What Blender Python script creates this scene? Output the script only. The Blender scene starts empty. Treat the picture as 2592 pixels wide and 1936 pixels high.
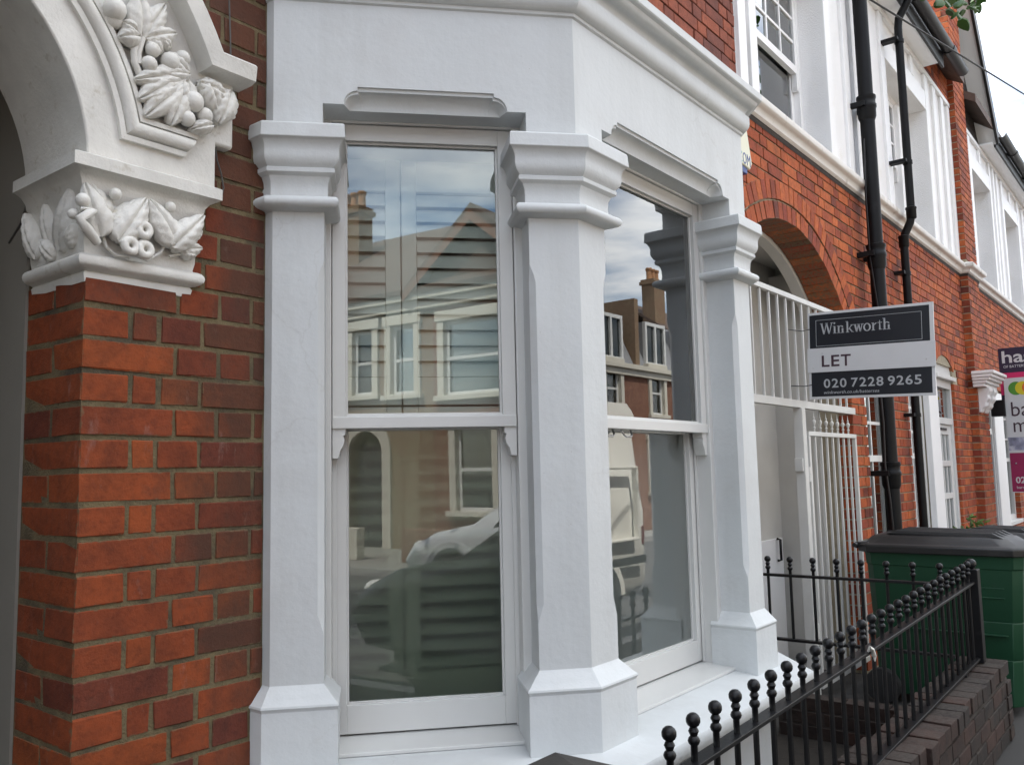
import bpy, bmesh, math, random
from mathutils import Vector, Matrix
random.seed(7)
sc = bpy.context.scene
col = sc.collection
R = math.radians

# ------------------------------------------------------------------ camera
CAMP = Vector((-0.9153, -1.9373, 1.45))
YAW, PIT, ROL = R(38.19), R(5.93), R(-1.27)
cam_data = bpy.data.cameras.new('camera')
cam = bpy.data.objects.new('camera', cam_data); col.objects.link(cam)
_d = Vector((math.cos(YAW), math.sin(YAW), 0)); _r = Vector((math.sin(YAW), -math.cos(YAW), 0)); _u = Vector((0, 0, 1))
_f = _d*math.cos(PIT) + _u*math.sin(PIT); _v = -_d*math.sin(PIT) + _u*math.cos(PIT)
CR = _r*math.cos(ROL) + _v*math.sin(ROL); CU = -_r*math.sin(ROL) + _v*math.cos(ROL); CF = _f
m = Matrix((CR, CU, -CF)).transposed().to_4x4(); m.translation = CAMP
cam.matrix_world = m
cam_data.sensor_fit = 'HORIZONTAL'; cam_data.sensor_width = 36.0
FPX = 2198.0
cam_data.lens = 36.0*FPX/2592.0
cam_data.clip_start = 0.05; cam_data.clip_end = 800
sc.camera = cam
def project(p):
    v = Vector(p) - CAMP; z = v.dot(CF)
    if z <= 0.05: return None
    return 1296 + FPX*v.dot(CR)/z, 968 - FPX*v.dot(CU)/z
def in_view(p, mg=60):
    q = project(p)
    return q is not None and -mg < q[0] < 2592+mg and -mg < q[1] < 1936+mg

# ------------------------------------------------------------------ world, sun, exposure
SUN_EL, SUN_AZ = R(60), R(100)     # azimuth measured from +X towards +Y: the sun stands behind our terrace
w = bpy.data.worlds.new('World'); sc.world = w; w.use_nodes = True
nt = w.node_tree; N = nt.nodes; L = nt.links
for n in list(N): N.remove(n)
wo = N.new('ShaderNodeOutputWorld'); bg = N.new('ShaderNodeBackground')
sky = N.new('ShaderNodeTexSky'); sky.sky_type = 'NISHITA'; sky.sun_disc = False
sky.sun_elevation = SUN_EL; sky.sun_rotation = math.pi/2 - SUN_AZ
sky.air_density = 1.0; sky.dust_density = 1.5; sky.ozone_density = 1.0
tc = N.new('ShaderNodeTexCoord'); sep = N.new('ShaderNodeSeparateXYZ'); L.new(tc.outputs['Generated'], sep.inputs[0])
zmax = N.new('ShaderNodeMath'); zmax.operation = 'MAXIMUM'; L.new(sep.outputs['Z'], zmax.inputs[0]); zmax.inputs[1].default_value = 0.06
comb = N.new('ShaderNodeCombineXYZ')
for k in ('X', 'Y'):
    dv = N.new('ShaderNodeMath'); dv.operation = 'DIVIDE'; L.new(sep.outputs[k], dv.inputs[0]); L.new(zmax.outputs[0], dv.inputs[1]); L.new(dv.outputs[0], comb.inputs[k])
ns = N.new('ShaderNodeTexNoise'); ns.inputs['Scale'].default_value = 0.85; ns.inputs['Detail'].default_value = 7; ns.inputs['Roughness'].default_value = 0.55
L.new(comb.outputs[0], ns.inputs['Vector'])
cr = N.new('ShaderNodeValToRGB'); cr.color_ramp.elements[0].position = 0.40; cr.color_ramp.elements[1].position = 0.60
L.new(ns.outputs['Fac'], cr.inputs['Fac'])
mx = N.new('ShaderNodeMix'); mx.data_type = 'RGBA'
L.new(cr.outputs['Color'], mx.inputs[0]); L.new(sky.outputs['Color'], mx.inputs[6]); mx.inputs[7].default_value = (8.45, 8.6, 8.75, 1)
L.new(mx.outputs[2], bg.inputs['Color']); bg.inputs['Strength'].default_value = 0.13
L.new(bg.outputs[0], wo.inputs['Surface'])
sd = bpy.data.lights.new('sun', 'SUN'); sd.energy = 3.6; sd.angle = R(0.53); sd.color = (1.0, 0.95, 0.87)
sun = bpy.data.objects.new('sun', sd); col.objects.link(sun)
sdir = Vector((math.cos(SUN_EL)*math.cos(SUN_AZ), math.cos(SUN_EL)*math.sin(SUN_AZ), math.sin(SUN_EL)))
sun.rotation_euler = sdir.to_track_quat('Z', 'Y').to_euler(); sun.location = (0, 10, 30)
vs = sc.view_settings; vs.view_transform = 'Standard'; vs.look = 'None'; vs.gamma = 1.0; vs.exposure = 1.62
try: vs.use_curve_mapping = False
except Exception: pass
sc.render.engine = 'CYCLES'
cy = sc.cycles; cy.use_denoising = True; cy.max_bounces = 8; cy.diffuse_bounces = 3; cy.glossy_bounces = 4; cy.transmission_bounces = 8; cy.transparent_max_bounces = 12
cy.caustics_reflective = False; cy.caustics_refractive = True; cy.sample_clamp_indirect = 6.0

# ------------------------------------------------------------------ materials
def new_mat(name):
    mt = bpy.data.materials.new(name); mt.use_nodes = True
    nt = mt.node_tree
    return mt, nt, nt.nodes['Principled BSDF']
def noise(nt, scale, detail=5, rough=0.55, stretch=None, obj=False):
    n = nt.nodes.new('ShaderNodeTexNoise'); n.inputs['Scale'].default_value = scale
    n.inputs['Detail'].default_value = detail; n.inputs['Roughness'].default_value = rough
    if obj:
        t = nt.nodes.new('ShaderNodeTexCoord'); src = t.outputs['Object']
    else:
        g = nt.nodes.new('ShaderNodeNewGeometry'); src = g.outputs['Position']
    if stretch:
        mp = nt.nodes.new('ShaderNodeMapping'); mp.inputs['Scale'].default_value = stretch
        nt.links.new(src, mp.inputs['Vector']); src = mp.outputs['Vector']
    nt.links.new(src, n.inputs['Vector'])
    return n
def ramp(nt, fac, stops):
    r = nt.nodes.new('ShaderNodeValToRGB'); e = r.color_ramp.elements
    while len(e) < len(stops): e.new(0.5)
    for k, (p, c) in enumerate(stops):
        e[k].position = p; e[k].color = (*c, 1) if len(c) == 3 else c
    nt.links.new(fac, r.inputs['Fac']); return r
def mixc(nt, fac, a, b, mode='MIX'):
    mn = nt.nodes.new('ShaderNodeMix'); mn.data_type = 'RGBA'; mn.blend_type = mode
    for sock, v in ((0, fac), (6, a), (7, b)):
        if isinstance(v, (int, float)): mn.inputs[sock].default_value = v
        elif isinstance(v, tuple): mn.inputs[sock].default_value = (*v, 1) if len(v) == 3 else v
        else: nt.links.new(v, mn.inputs[sock])
    return mn.outputs[2]
def bump(nt, bs, heights, strength=0.3, dist=0.004):
    prev = None
    for h, s, d in heights:
        b = nt.nodes.new('ShaderNodeBump'); b.inputs['Strength'].default_value = s; b.inputs['Distance'].default_value = d
        nt.links.new(h, b.inputs['Height'])
        if prev: nt.links.new(prev, b.inputs['Normal'])
        prev = b.outputs['Normal']
    nt.links.new(prev, bs.inputs['Normal'])
def simple(name, c, rough=0.5, var=0.12, scale=8.0, bs=0.0, bscale=120.0, metal=0.0, dirt=None, dscale=3.0, dlo=0.55, dhi=0.75, stretch=None, bdist=0.003, spec=None, big=0.0, streak=0.0):
    mt, nt, b = new_mat(name)
    n = noise(nt, scale, 6)
    lo = tuple(max(0, v*(1-var)) for v in c); hi = tuple(min(1, v*(1+var*0.6)) for v in c)
    cc = ramp(nt, n.outputs['Fac'], [(0.3, lo), (0.7, hi)]).outputs['Color']
    if dirt:
        dn = noise(nt, dscale, 8, 0.65, stretch)
        f = ramp(nt, dn.outputs['Fac'], [(dlo, (0, 0, 0)), (dhi, (1, 1, 1))]).outputs['Color']
        cc = mixc(nt, f, cc, dirt)
    if streak:
        sn_ = noise(nt, 9.0, 6, 0.6, (1.0, 1.0, 0.06)); cc = mixc(nt, streak, cc, ramp(nt, sn_.outputs['Fac'], [(0.38, (0.70, 0.69, 0.66)), (0.52, (1, 1, 1))]).outputs['Color'], 'MULTIPLY')
        vo = nt.nodes.new('ShaderNodeTexVoronoi'); vo.feature = 'DISTANCE_TO_EDGE'; vo.inputs['Scale'].default_value = 1.7; gq = nt.nodes.new('ShaderNodeNewGeometry'); wn_ = noise(nt, 6.0, 4, 0.6); wm = mixc(nt, 0.12, gq.outputs['Position'], wn_.outputs['Color']); nt.links.new(wm, vo.inputs['Vector'])
        cm = noise(nt, 1.3, 2, 0.5); ck = nt.nodes.new('ShaderNodeMath'); ck.operation = 'MULTIPLY'; nt.links.new(ramp(nt, vo.outputs['Distance'], [(0.0, (0.16, 0.16, 0.16)), (0.004, (0, 0, 0))]).outputs['Color'], ck.inputs[0]); nt.links.new(ramp(nt, cm.outputs['Fac'], [(0.52, (0, 0, 0)), (0.6, (1, 1, 1))]).outputs['Color'], ck.inputs[1]); cc = mixc(nt, ck.outputs[0], cc, (0.30, 0.28, 0.25))
        sk_ = noise(nt, 130.0, 2, 0.5); cc = mixc(nt, ramp(nt, sk_.outputs['Fac'], [(0.74, (0, 0, 0)), (0.80, (0.35, 0.35, 0.35))]).outputs['Color'], cc, (0.25, 0.23, 0.20))
    nt.links.new(cc, b.inputs['Base Color'])
    b.inputs['Roughness'].default_value = rough; b.inputs['Metallic'].default_value = metal
    if spec is not None: b.inputs['Specular IOR Level'].default_value = spec
    if bs > 0:
        bn = noise(nt, bscale, 6, 0.6)
        hs_ = [(bn.outputs['Fac'], bs, bdist)]
        if big: hs_.append((noise(nt, 7.0, 3, 0.5).outputs['Fac'], big, 0.012)); hs_.append((noise(nt, 40.0, 4, 0.6, (1.0, 1.0, 0.12)).outputs['Fac'], big*0.5, 0.002))
        bump(nt, b, hs_)
    return mt
M = {}
M['stucco'] = simple('white_masonry_paint', (0.620, 0.640, 0.640), 0.62, 0.05, 2.2, 0.30, 55.0, dirt=(0.55, 0.55, 0.54), dscale=2.3, dlo=0.5, dhi=0.85, bdist=0.0035, big=0.30, streak=0.14)
M['sash'] = simple('white_gloss_timber_paint', (0.64, 0.64, 0.62), 0.32, 0.03, 5.0, 0.06, 40.0, bdist=0.002)
M['carved'] = simple('old_cream_painted_stone', (0.70, 0.685, 0.64), 0.65, 0.12, 9.0, 0.55, 110.0, dirt=(0.46, 0.42, 0.34), dscale=23.0, dlo=0.60, dhi=0.76, bdist=0.003, big=0.25, streak=0.15)
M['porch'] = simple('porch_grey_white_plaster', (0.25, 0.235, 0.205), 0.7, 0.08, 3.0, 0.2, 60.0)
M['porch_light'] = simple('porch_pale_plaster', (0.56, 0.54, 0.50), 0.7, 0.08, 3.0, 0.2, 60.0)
M['paving_far'] = simple('sunlit_far_paving', (0.24, 0.23, 0.21), 0.9, 0.12, 6.0, 0.4, 120.0)  # paler than the near paving: sunlight put into the colour, more upward bounce
M['render'] = simple('white_roughcast_render', (0.84, 0.83, 0.82), 0.75, 0.03, 3.0, 0.9, 95.0, dirt=(0.76, 0.72, 0.64), dscale=2.2, dlo=0.58, dhi=0.85, bdist=0.006)
M['batten'] = simple('white_painted_batten', (0.84, 0.83, 0.82), 0.5, 0.03, 3.0, 0.15, 50.0, dirt=(0.72, 0.68, 0.60), dscale=4, dlo=0.6, dhi=0.85)
M['sillcourse'] = simple('weathered_white_sill', (0.78, 0.76, 0.72), 0.6, 0.05, 4.0, 0.3, 60.0, dirt=(0.34, 0.30, 0.25), dscale=9.0, dlo=0.58, dhi=0.8, stretch=(1, 1, 0.4))
M['mortar_near'] = simple('sandy_lime_mortar', (0.165, 0.128, 0.066), 0.9, 0.3, 22.0, 0.9, 160.0, dirt=(0.055, 0.045, 0.032), dscale=5.0, dlo=0.46, dhi=0.68, bdist=0.006)
M['mortar_far'] = simple('pale_mortar', (0.36, 0.31, 0.22), 0.9, 0.2, 18.0, 0.6, 140.0, bdist=0.006)
M['iron'] = simple('black_gloss_iron_paint', (0.006, 0.006, 0.007), 0.38, 0.2, 30.0, 0.25, 90.0, dirt=(0.022, 0.021, 0.02), dscale=12.0, dlo=0.62, dhi=0.85, bdist=0.002, spec=0.3)
M['pipe'] = simple('black_pipe_paint', (0.005, 0.005, 0.0055), 0.5, 0.2, 20.0, 0.15, 60.0, dirt=(0.014, 0.014, 0.014), dscale=5.0, dlo=0.62, dhi=0.85, spec=0.2)
M['gutter'] = simple('grey_black_gutter', (0.012, 0.011, 0.011), 0.5, 0.2, 9.0, dirt=(0.045, 0.042, 0.04), dscale=4.0, dlo=0.55, dhi=0.8)
M['gate'] = simple('white_painted_steel', (0.60, 0.59, 0.56), 0.45, 0.05, 6.0, 0.12, 60.0, dirt=(0.30, 0.15, 0.05), dscale=7.0, dlo=0.68, dhi=0.8)
M['bin_green'] = simple('green_plastic', (0.0015, 0.044, 0.016), 0.6, 0.10, 4.0, 0.1, 200.0, dirt=(0.012, 0.045, 0.025), dscale=6.0, dlo=0.6, dhi=0.9)
M['bin_lid'] = simple('dark_grey_plastic', (0.010, 0.0095, 0.0095), 0.5, 0.15, 6.0, 0.1, 150.0, dirt=(0.025, 0.023, 0.021), dscale=4.0, dlo=0.5, dhi=0.8)
M['slate'] = simple('dark_stone_cap', (0.040, 0.035, 0.029), 0.85, 0.35, 14.0, 0.6, 90.0, dirt=(0.018, 0.016, 0.013), dscale=5.0, dlo=0.45, dhi=0.7)
M['roof'] = simple('brown_roof_tiles', (0.10, 0.065, 0.048), 0.8, 0.3, 6.0, 0.5, 30.0, dirt=(0.07, 0.055, 0.045), dscale=2.0, dlo=0.5, dhi=0.75)
M['opp_brick'] = simple('yellow_stock_brickwork', (0.22, 0.155, 0.095), 0.9, 0.25, 10.0, 0.4, 40.0, dirt=(0.20, 0.12, 0.075), dscale=3.0, dlo=0.4, dhi=0.7)
M['opp_red'] = simple('dark_red_brickwork', (0.22, 0.11, 0.07), 0.9, 0.25, 10.0, 0.4, 40.0, dirt=(0.16, 0.07, 0.045), dscale=3.0, dlo=0.4, dhi=0.7)
M['opp_white'] = simple('cream_window_surround', (0.56, 0.53, 0.45), 0.7, 0.06, 3.0)
M['asphalt'] = simple('asphalt', (0.085, 0.085, 0.086), 0.9, 0.25, 30.0, 0.5, 220.0, dirt=(0.085, 0.083, 0.08), dscale=0.8, dlo=0.5, dhi=0.75)
M['paving'] = simple('concrete_paving', (0.038, 0.036, 0.034), 0.9, 0.15, 6.0, 0.4, 120.0, dirt=(0.025, 0.024, 0.022), dscale=1.5, dlo=0.5, dhi=0.75)
M['kerb'] = simple('granite_kerb', (0.30, 0.29, 0.28), 0.8, 0.15, 40.0, 0.3, 160.0)
M['soil'] = simple('front_garden_soil', (0.018, 0.014, 0.010), 0.95, 0.4, 18.0, 0.9, 60.0)
M['inside'] = simple('interior_wall_paint', (0.62, 0.65, 0.61), 0.8, 0.03, 2.0)
M['inside_floor'] = simple('interior_floorboards', (0.28, 0.20, 0.13), 0.6, 0.2, 5.0)
M['shutter'] = simple('shutter_white_paint', (0.84, 0.84, 0.82), 0.4, 0.02, 4.0)
M['lead'] = simple('lead_sheet', (0.22, 0.225, 0.235), 0.6, 0.15, 5.0)
M['black_rubber'] = simple('black_rubber', (0.015, 0.015, 0.015), 0.75, 0.1, 12.0)
M['steel'] = simple('brushed_steel', (0.55, 0.55, 0.55), 0.35, 0.05, 20.0, metal=1.0)
M['van_white'] = simple('cream_white_van_paint', (0.74, 0.73, 0.67), 0.5, 0.03, 1.5, dirt=(0.60, 0.58, 0.52), dscale=1.6, dlo=0.55, dhi=0.85)
M['car_silver'] = simple('silver_car_paint', (0.60, 0.61, 0.62), 0.22, 0.03, 2.0, metal=0.25)
M['car_dark'] = simple('black_car_paint', (0.018, 0.019, 0.021), 0.18, 0.1, 2.0)
M['dark_glass'] = simple('dark_vehicle_glass', (0.02, 0.025, 0.026), 0.08, 0.05, 3.0)
M['lamp_red'] = simple('red_lamp_lens', (0.12, 0.01, 0.008), 0.25, 0.05, 5.0)
M['lamp_clear'] = simple('clear_lamp_lens', (0.70, 0.70, 0.68), 0.15, 0.05, 5.0)
M['bark'] = simple('tree_bark', (0.10, 0.075, 0.055), 0.95, 0.3, 20.0, 0.9, 40.0, bdist=0.01)
M['terracotta'] = simple('terracotta_pot', (0.38, 0.20, 0.10), 0.85, 0.2, 8.0, 0.3, 50.0)
M['sign_navy'] = simple('navy_sign_print', (0.003, 0.006, 0.012), 0.4, 0.05, 10.0)
M['sign_white'] = simple('white_corrugated_sign', (0.60, 0.605, 0.61), 0.45, 0.04, 5.0)
M['sign_grey'] = simple('grey_white_letter_print', (0.42, 0.435, 0.45), 0.45, 0.03, 8.0)
M['sign_maroon'] = simple('dark_maroon_letter_print', (0.045, 0.018, 0.03), 0.45, 0.05, 8.0)
M['sign_purple'] = simple('deep_purple_sign_print', (0.016, 0.006, 0.034), 0.4, 0.05, 8.0)
M['sign_pink'] = simple('hot_pink_sign_print', (0.60, 0.012, 0.12), 0.4, 0.04, 8.0)
M['sign_crimson'] = simple('crimson_sign_print', (0.28, 0.010, 0.075), 0.4, 0.05, 8.0)
M['sign_green'] = simple('green_disc_print', (0.07, 0.25, 0.02), 0.4, 0.03, 8.0)
M['sign_yellow'] = simple('yellow_disc_print', (0.62, 0.52, 0.01), 0.4, 0.03, 8.0)
M['sign_orange'] = simple('orange_disc_print', (0.62, 0.11, 0.015), 0.4, 0.03, 8.0)
M['sign_photo'] = simple('blue_grey_landscape_print', (0.30, 0.31, 0.42), 0.4, 0.5, 9.0, dirt=(0.55, 0.55, 0.60), dscale=7.0, dlo=0.5, dhi=0.62)
M['teal'] = simple('teal_letter_print', (0.02, 0.30, 0.33), 0.4, 0.03, 8.0)
M['blue_letter'] = simple('dark_blue_letter_print', (0.02, 0.05, 0.22), 0.4, 0.03, 8.0)
M['alarm'] = simple('cream_alarm_plastic', (0.70, 0.68, 0.52), 0.4, 0.03, 5.0)
M['dark_door'] = simple('dark_grey_door_paint', (0.035, 0.035, 0.042), 0.35, 0.1, 4.0)
M['paper'] = simple('torn_white_plastic', (0.70, 0.68, 0.62), 0.7, 0.1, 30.0)
M['cable'] = simple('grey_cable_sheath', (0.09, 0.085, 0.08), 0.6, 0.1, 9.0)
M['cable_black'] = simple('black_cable_sheath', (0.012, 0.012, 0.013), 0.5, 0.1, 9.0)

def brick_mat(name, stops, tone_attr, soot=None, mottling=0.5, smear=0.75, smearc=(0.14, 0.108, 0.058)):
    mt, nt, b = new_mat(name)
    if tone_attr:
        a = nt.nodes.new('ShaderNodeAttribute'); a.attribute_name = 'tone'; fac = a.outputs['Fac']
    else:
        oi = nt.nodes.new('ShaderNodeObjectInfo'); fac = oi.outputs['Random']
    base = ramp(nt, fac, stops).outputs['Color']
    n1 = noise(nt, 38.0, 6, 0.65)
    c = mixc(nt, mottling, base, ramp(nt, n1.outputs['Fac'], [(0.28, (0.35, 0.30, 0.30)), (0.5, (1, 1, 1)), (0.75, (1.25, 1.2, 1.1))]).outputs['Color'], 'MULTIPLY')
    n2 = noise(nt, 9.0, 5, 0.6)
    c = mixc(nt, 0.6, c, ramp(nt, n2.outputs['Fac'], [(0.33, (0.45, 0.45, 0.50)), (0.6, (1.08, 1.05, 1.0))]).outputs['Color'], 'MULTIPLY')
    n6 = noise(nt, 4.5, 6, 0.7)
    c = mixc(nt, ramp(nt, n6.outputs['Fac'], [(0.54, (0, 0, 0)), (0.68, (0.55, 0.55, 0.55))]).outputs['Color'], c, (0.055, 0.030, 0.020))
    # pits
    n3 = noise(nt, 260.0, 3, 0.6)
    c = mixc(nt, ramp(nt, n3.outputs['Fac'], [(0.66, (0, 0, 0)), (0.74, (0.55, 0.55, 0.55))]).outputs['Color'], c, (0.05, 0.03, 0.025))
    if soot:   # old sooty, burnt patch on the wall with a pale bloom, in world space
        g = nt.nodes.new('ShaderNodeNewGeometry'); sx = nt.nodes.new('ShaderNodeSeparateXYZ'); nt.links.new(g.outputs['Position'], sx.inputs[0])
        n4 = noise(nt, 7.0, 5, 0.6, (1, 1, 0.55))
        ad = nt.nodes.new('ShaderNodeMath'); ad.operation = 'MULTIPLY_ADD'; nt.links.new(n4.outputs['Fac'], ad.inputs[0]); ad.inputs[1].default_value = 0.55; nt.links.new(sx.outputs['X'], ad.inputs[2])
        zz = nt.nodes.new('ShaderNodeMath'); zz.operation = 'MULTIPLY_ADD'; nt.links.new(sx.outputs['Z'], zz.inputs[0]); zz.inputs[1].default_value = 0.10; nt.links.new(ad.outputs[0], zz.inputs[2])
        oi2 = nt.nodes.new('ShaderNodeObjectInfo')
        z2 = nt.nodes.new('ShaderNodeMath'); z2.operation = 'MULTIPLY_ADD'; nt.links.new(oi2.outputs['Random'], z2.inputs[0]); z2.inputs[1].default_value = 0.30; nt.links.new(zz.outputs[0], z2.inputs[2])
        f = ramp(nt, z2.outputs[0], [(0.80, (0, 0, 0)), (1.02, (0.80, 0.80, 0.80))]).outputs['Color']
        c = mixc(nt, f, c, (0.052, 0.026, 0.015))
        n5 = noise(nt, 16.0, 7, 0.7, (1.0, 1.0, 0.35))
        c = mixc(nt, ramp(nt, n5.outputs['Fac'], [(0.60, (0, 0, 0)), (0.78, (0.42, 0.42, 0.42))]).outputs['Color'], c, (0.34, 0.26, 0.24))
    if not tone_attr:   # ragged mortar smeared over the brick edges
        tcn = nt.nodes.new('ShaderNodeTexCoord'); sg = nt.nodes.new('ShaderNodeSeparateXYZ'); nt.links.new(tcn.outputs['Generated'], sg.inputs[0])
        def edge(sock, size):
            p = nt.nodes.new('ShaderNodeMath'); p.operation = 'PINGPONG'; nt.links.new(sock, p.inputs[0]); p.inputs[1].default_value = 0.5
            q = nt.nodes.new('ShaderNodeMath'); q.operation = 'MULTIPLY'; nt.links.new(p.outputs[0], q.inputs[0]); q.inputs[1].default_value = size; return q.outputs[0]
        mn = nt.nodes.new('ShaderNodeMath'); mn.operation = 'MINIMUM'; 
        gn = nt.nodes.new('ShaderNodeNewGeometry'); sn = nt.nodes.new('ShaderNodeSeparateXYZ'); nt.links.new(gn.outputs['True Normal'], sn.inputs[0])
        ab = nt.nodes.new('ShaderNodeMath'); ab.operation = 'ABSOLUTE'; nt.links.new(sn.outputs['X'], ab.inputs[0]); gt_ = nt.nodes.new('ShaderNodeMath'); gt_.operation = 'GREATER_THAN'; nt.links.new(ab.outputs[0], gt_.inputs[0]); gt_.inputs[1].default_value = 0.85
        mf = nt.nodes.new('ShaderNodeMix'); mf.data_type = 'FLOAT'; nt.links.new(gt_.outputs[0], mf.inputs[0]); nt.links.new(edge(sg.outputs['X'], 0.16), mf.inputs[2]); nt.links.new(edge(sg.outputs['Y'], 0.13), mf.inputs[3]); nt.links.new(mf.outputs[0], mn.inputs[0]); nt.links.new(edge(sg.outputs['Z'], 0.065), mn.inputs[1])
        ne = noise(nt, 55.0, 5, 0.65); sb = nt.nodes.new('ShaderNodeMath'); sb.operation = 'MULTIPLY_ADD'; nt.links.new(ne.outputs['Fac'], sb.inputs[0]); sb.inputs[1].default_value = -0.022; nt.links.new(mn.outputs[0], sb.inputs[2])
        fe = ramp(nt, sb.outputs[0], [(0.0, (1, 1, 1)), (0.5, (0, 0, 0))]); 
        sc2 = nt.nodes.new('ShaderNodeMapRange'); nt.links.new(sb.outputs[0], sc2.inputs[0]); sc2.inputs[1].default_value = -0.0115; sc2.inputs[2].default_value = -0.0075; sc2.inputs[3].default_value = smear; sc2.inputs[4].default_value = 0.0
        nt.nodes.remove(fe)
        c = mixc(nt, sc2.outputs[0], c, smearc)
    nt.links.new(c, b.inputs['Base Color']); b.inputs['Roughness'].default_value = 0.88
    nb = noise(nt, 75.0, 7, 0.7)
    bump(nt, b, [(nb.outputs['Fac'], 0.55, 0.006), (n3.outputs['Fac'], 0.25, 0.002)])
    return mt
RED = [(0.0, (0.105, 0.024, 0.013)), (0.18, (0.205, 0.040, 0.011)), (0.5, (0.26, 0.052, 0.011)), (0.8, (0.32, 0.072, 0.014)), (1.0, (0.17, 0.033, 0.012))]
RED2 = [(0.0, (0.15, 0.036, 0.022)), (0.15, (0.30, 0.058, 0.022)), (0.5, (0.41, 0.088, 0.025)), (0.85, (0.50, 0.125, 0.034)), (1.0, (0.26, 0.046, 0.024))]
M['brick_near'] = brick_mat('orange_red_brick', RED, False, soot=True)
M['brick_near_s'] = brick_mat('orange_red_brick_joined', RED, True, soot=False)
M['brick_far'] = brick_mat('bright_red_brick', RED2, False)
M['brick_far_s'] = brick_mat('bright_red_brick_joined', RED2, True)
DRK = [(0.0, (0.012, 0.008, 0.006)), (0.5, (0.024, 0.012, 0.008)), (1.0, (0.042, 0.017, 0.011))]
M['brick_garden'] = brick_mat('dirty_brown_brick', DRK, False, smear=0.5, smearc=(0.06, 0.05, 0.04))
M['brick_garden_s'] = brick_mat('dirty_brown_brick_joined', DRK, True)
M['brick_upper'] = brick_mat('dark_red_upper_brick', [(0.0, (0.13, 0.040, 0.028)), (0.5, (0.24, 0.060, 0.030)), (1.0, (0.32, 0.08, 0.035))], False, smear=0.4, smearc=(0.05, 0.04, 0.035))
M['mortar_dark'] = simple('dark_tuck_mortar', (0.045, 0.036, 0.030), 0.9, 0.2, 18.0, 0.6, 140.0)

def glass_mat(name, panes=2, frosted=False, tint=(0.93, 0.97, 0.95), milk=0.03):
    mt = bpy.data.materials.new(name); mt.use_nodes = True; nt = mt.node_tree
    for n in list(nt.nodes): nt.nodes.remove(n)
    out = nt.nodes.new('ShaderNodeOutputMaterial')
    fr = nt.nodes.new('ShaderNodeFresnel'); fr.inputs['IOR'].default_value = 1.52
    inv = nt.nodes.new('ShaderNodeMath'); inv.operation = 'SUBTRACT'; inv.inputs[0].default_value = 1; nt.links.new(fr.outputs[0], inv.inputs[1])
    pw = nt.nodes.new('ShaderNodeMath'); pw.operation = 'POWER'; nt.links.new(inv.outputs[0], pw.inputs[0]); pw.inputs[1].default_value = 2*panes
    rf = nt.nodes.new('ShaderNodeMath'); rf.operation = 'SUBTRACT'; rf.inputs[0].default_value = 1; nt.links.new(pw.outputs[0], rf.inputs[1])
    gl = nt.nodes.new('ShaderNodeBsdfGlossy'); gl.inputs['Roughness'].default_value = 0.0; gl.inputs['Color'].default_value = (0.96, 0.97, 0.97, 1)
    # very slight waviness of the pane
    nn = noise(nt, 1.6, 1, 0.4); bp = nt.nodes.new('ShaderNodeBump'); bp.inputs['Strength'].default_value = 0.02; bp.inputs['Distance'].default_value = 0.02
    nt.links.new(nn.outputs['Fac'], bp.inputs['Height']); nt.links.new(bp.outputs[0], gl.inputs['Normal'])
    if frosted:
        tr = nt.nodes.new('ShaderNodeBsdfRefraction'); tr.inputs['Color'].default_value = (*tint, 1); tr.inputs['Roughness'].default_value = 0.50; tr.inputs['IOR'].default_value = 1.18
        df = nt.nodes.new('ShaderNodeBsdfDiffuse'); df.inputs['Color'].default_value = (0.52, 0.60, 0.56, 1); mf = nt.nodes.new('ShaderNodeMixShader'); mf.inputs[0].default_value = milk; nt.links.new(tr.outputs[0], mf.inputs[1]); nt.links.new(df.outputs[0], mf.inputs[2]); tr = mf
    else:
        tr = nt.nodes.new('ShaderNodeBsdfTransparent'); tr.inputs['Color'].default_value = (*tint, 1)
    ms = nt.nodes.new('ShaderNodeMixShader'); nt.links.new(rf.outputs[0], ms.inputs[0]); nt.links.new(tr.outputs[0], ms.inputs[1]); nt.links.new(gl.outputs[0], ms.inputs[2])
    nt.links.new(ms.outputs[0], out.inputs['Surface'])
    return mt
M['glass'] = glass_mat('clear_double_glazing', 1.12)
M['frost'] = glass_mat('obscured_double_glazing', 1.25, True, (0.66, 0.70, 0.64))
M['frost_milky'] = glass_mat('milky_obscured_double_glazing', 1.25, True, (0.78, 0.82, 0.77), 0.14)
M['glass1'] = glass_mat('single_glazing', 1)

def leaf_mat(name, c1, c2):
    mt, nt, b = new_mat(name)
    n = noise(nt, 14.0, 4)
    nt.links.new(ramp(nt, n.outputs['Fac'], [(0.3, c1), (0.7, c2)]).outputs['Color'], b.inputs['Base Color'])
    b.inputs['Roughness'].default_value = 0.45
    tl = nt.nodes.new('ShaderNodeBsdfTranslucent'); tl.inputs['Color'].default_value = (c2[0]*1.3, c2[1]*1.5, c2[2], 1)
    ms = nt.nodes.new('ShaderNodeMixShader'); ms.inputs[0].default_value = 0.3
    out = nt.nodes['Material Output']; nt.links.new(b.outputs[0], ms.inputs[1]); nt.links.new(tl.outputs[0], ms.inputs[2]); nt.links.new(ms.outputs[0], out.inputs['Surface'])
    return mt
M['leaf'] = leaf_mat('green_tree_leaf', (0.022, 0.060, 0.014), (0.065, 0.15, 0.026))
M['leaf_young'] = leaf_mat('fresh_green_shrub_leaf', (0.05, 0.11, 0.02), (0.12, 0.20, 0.03))

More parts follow.
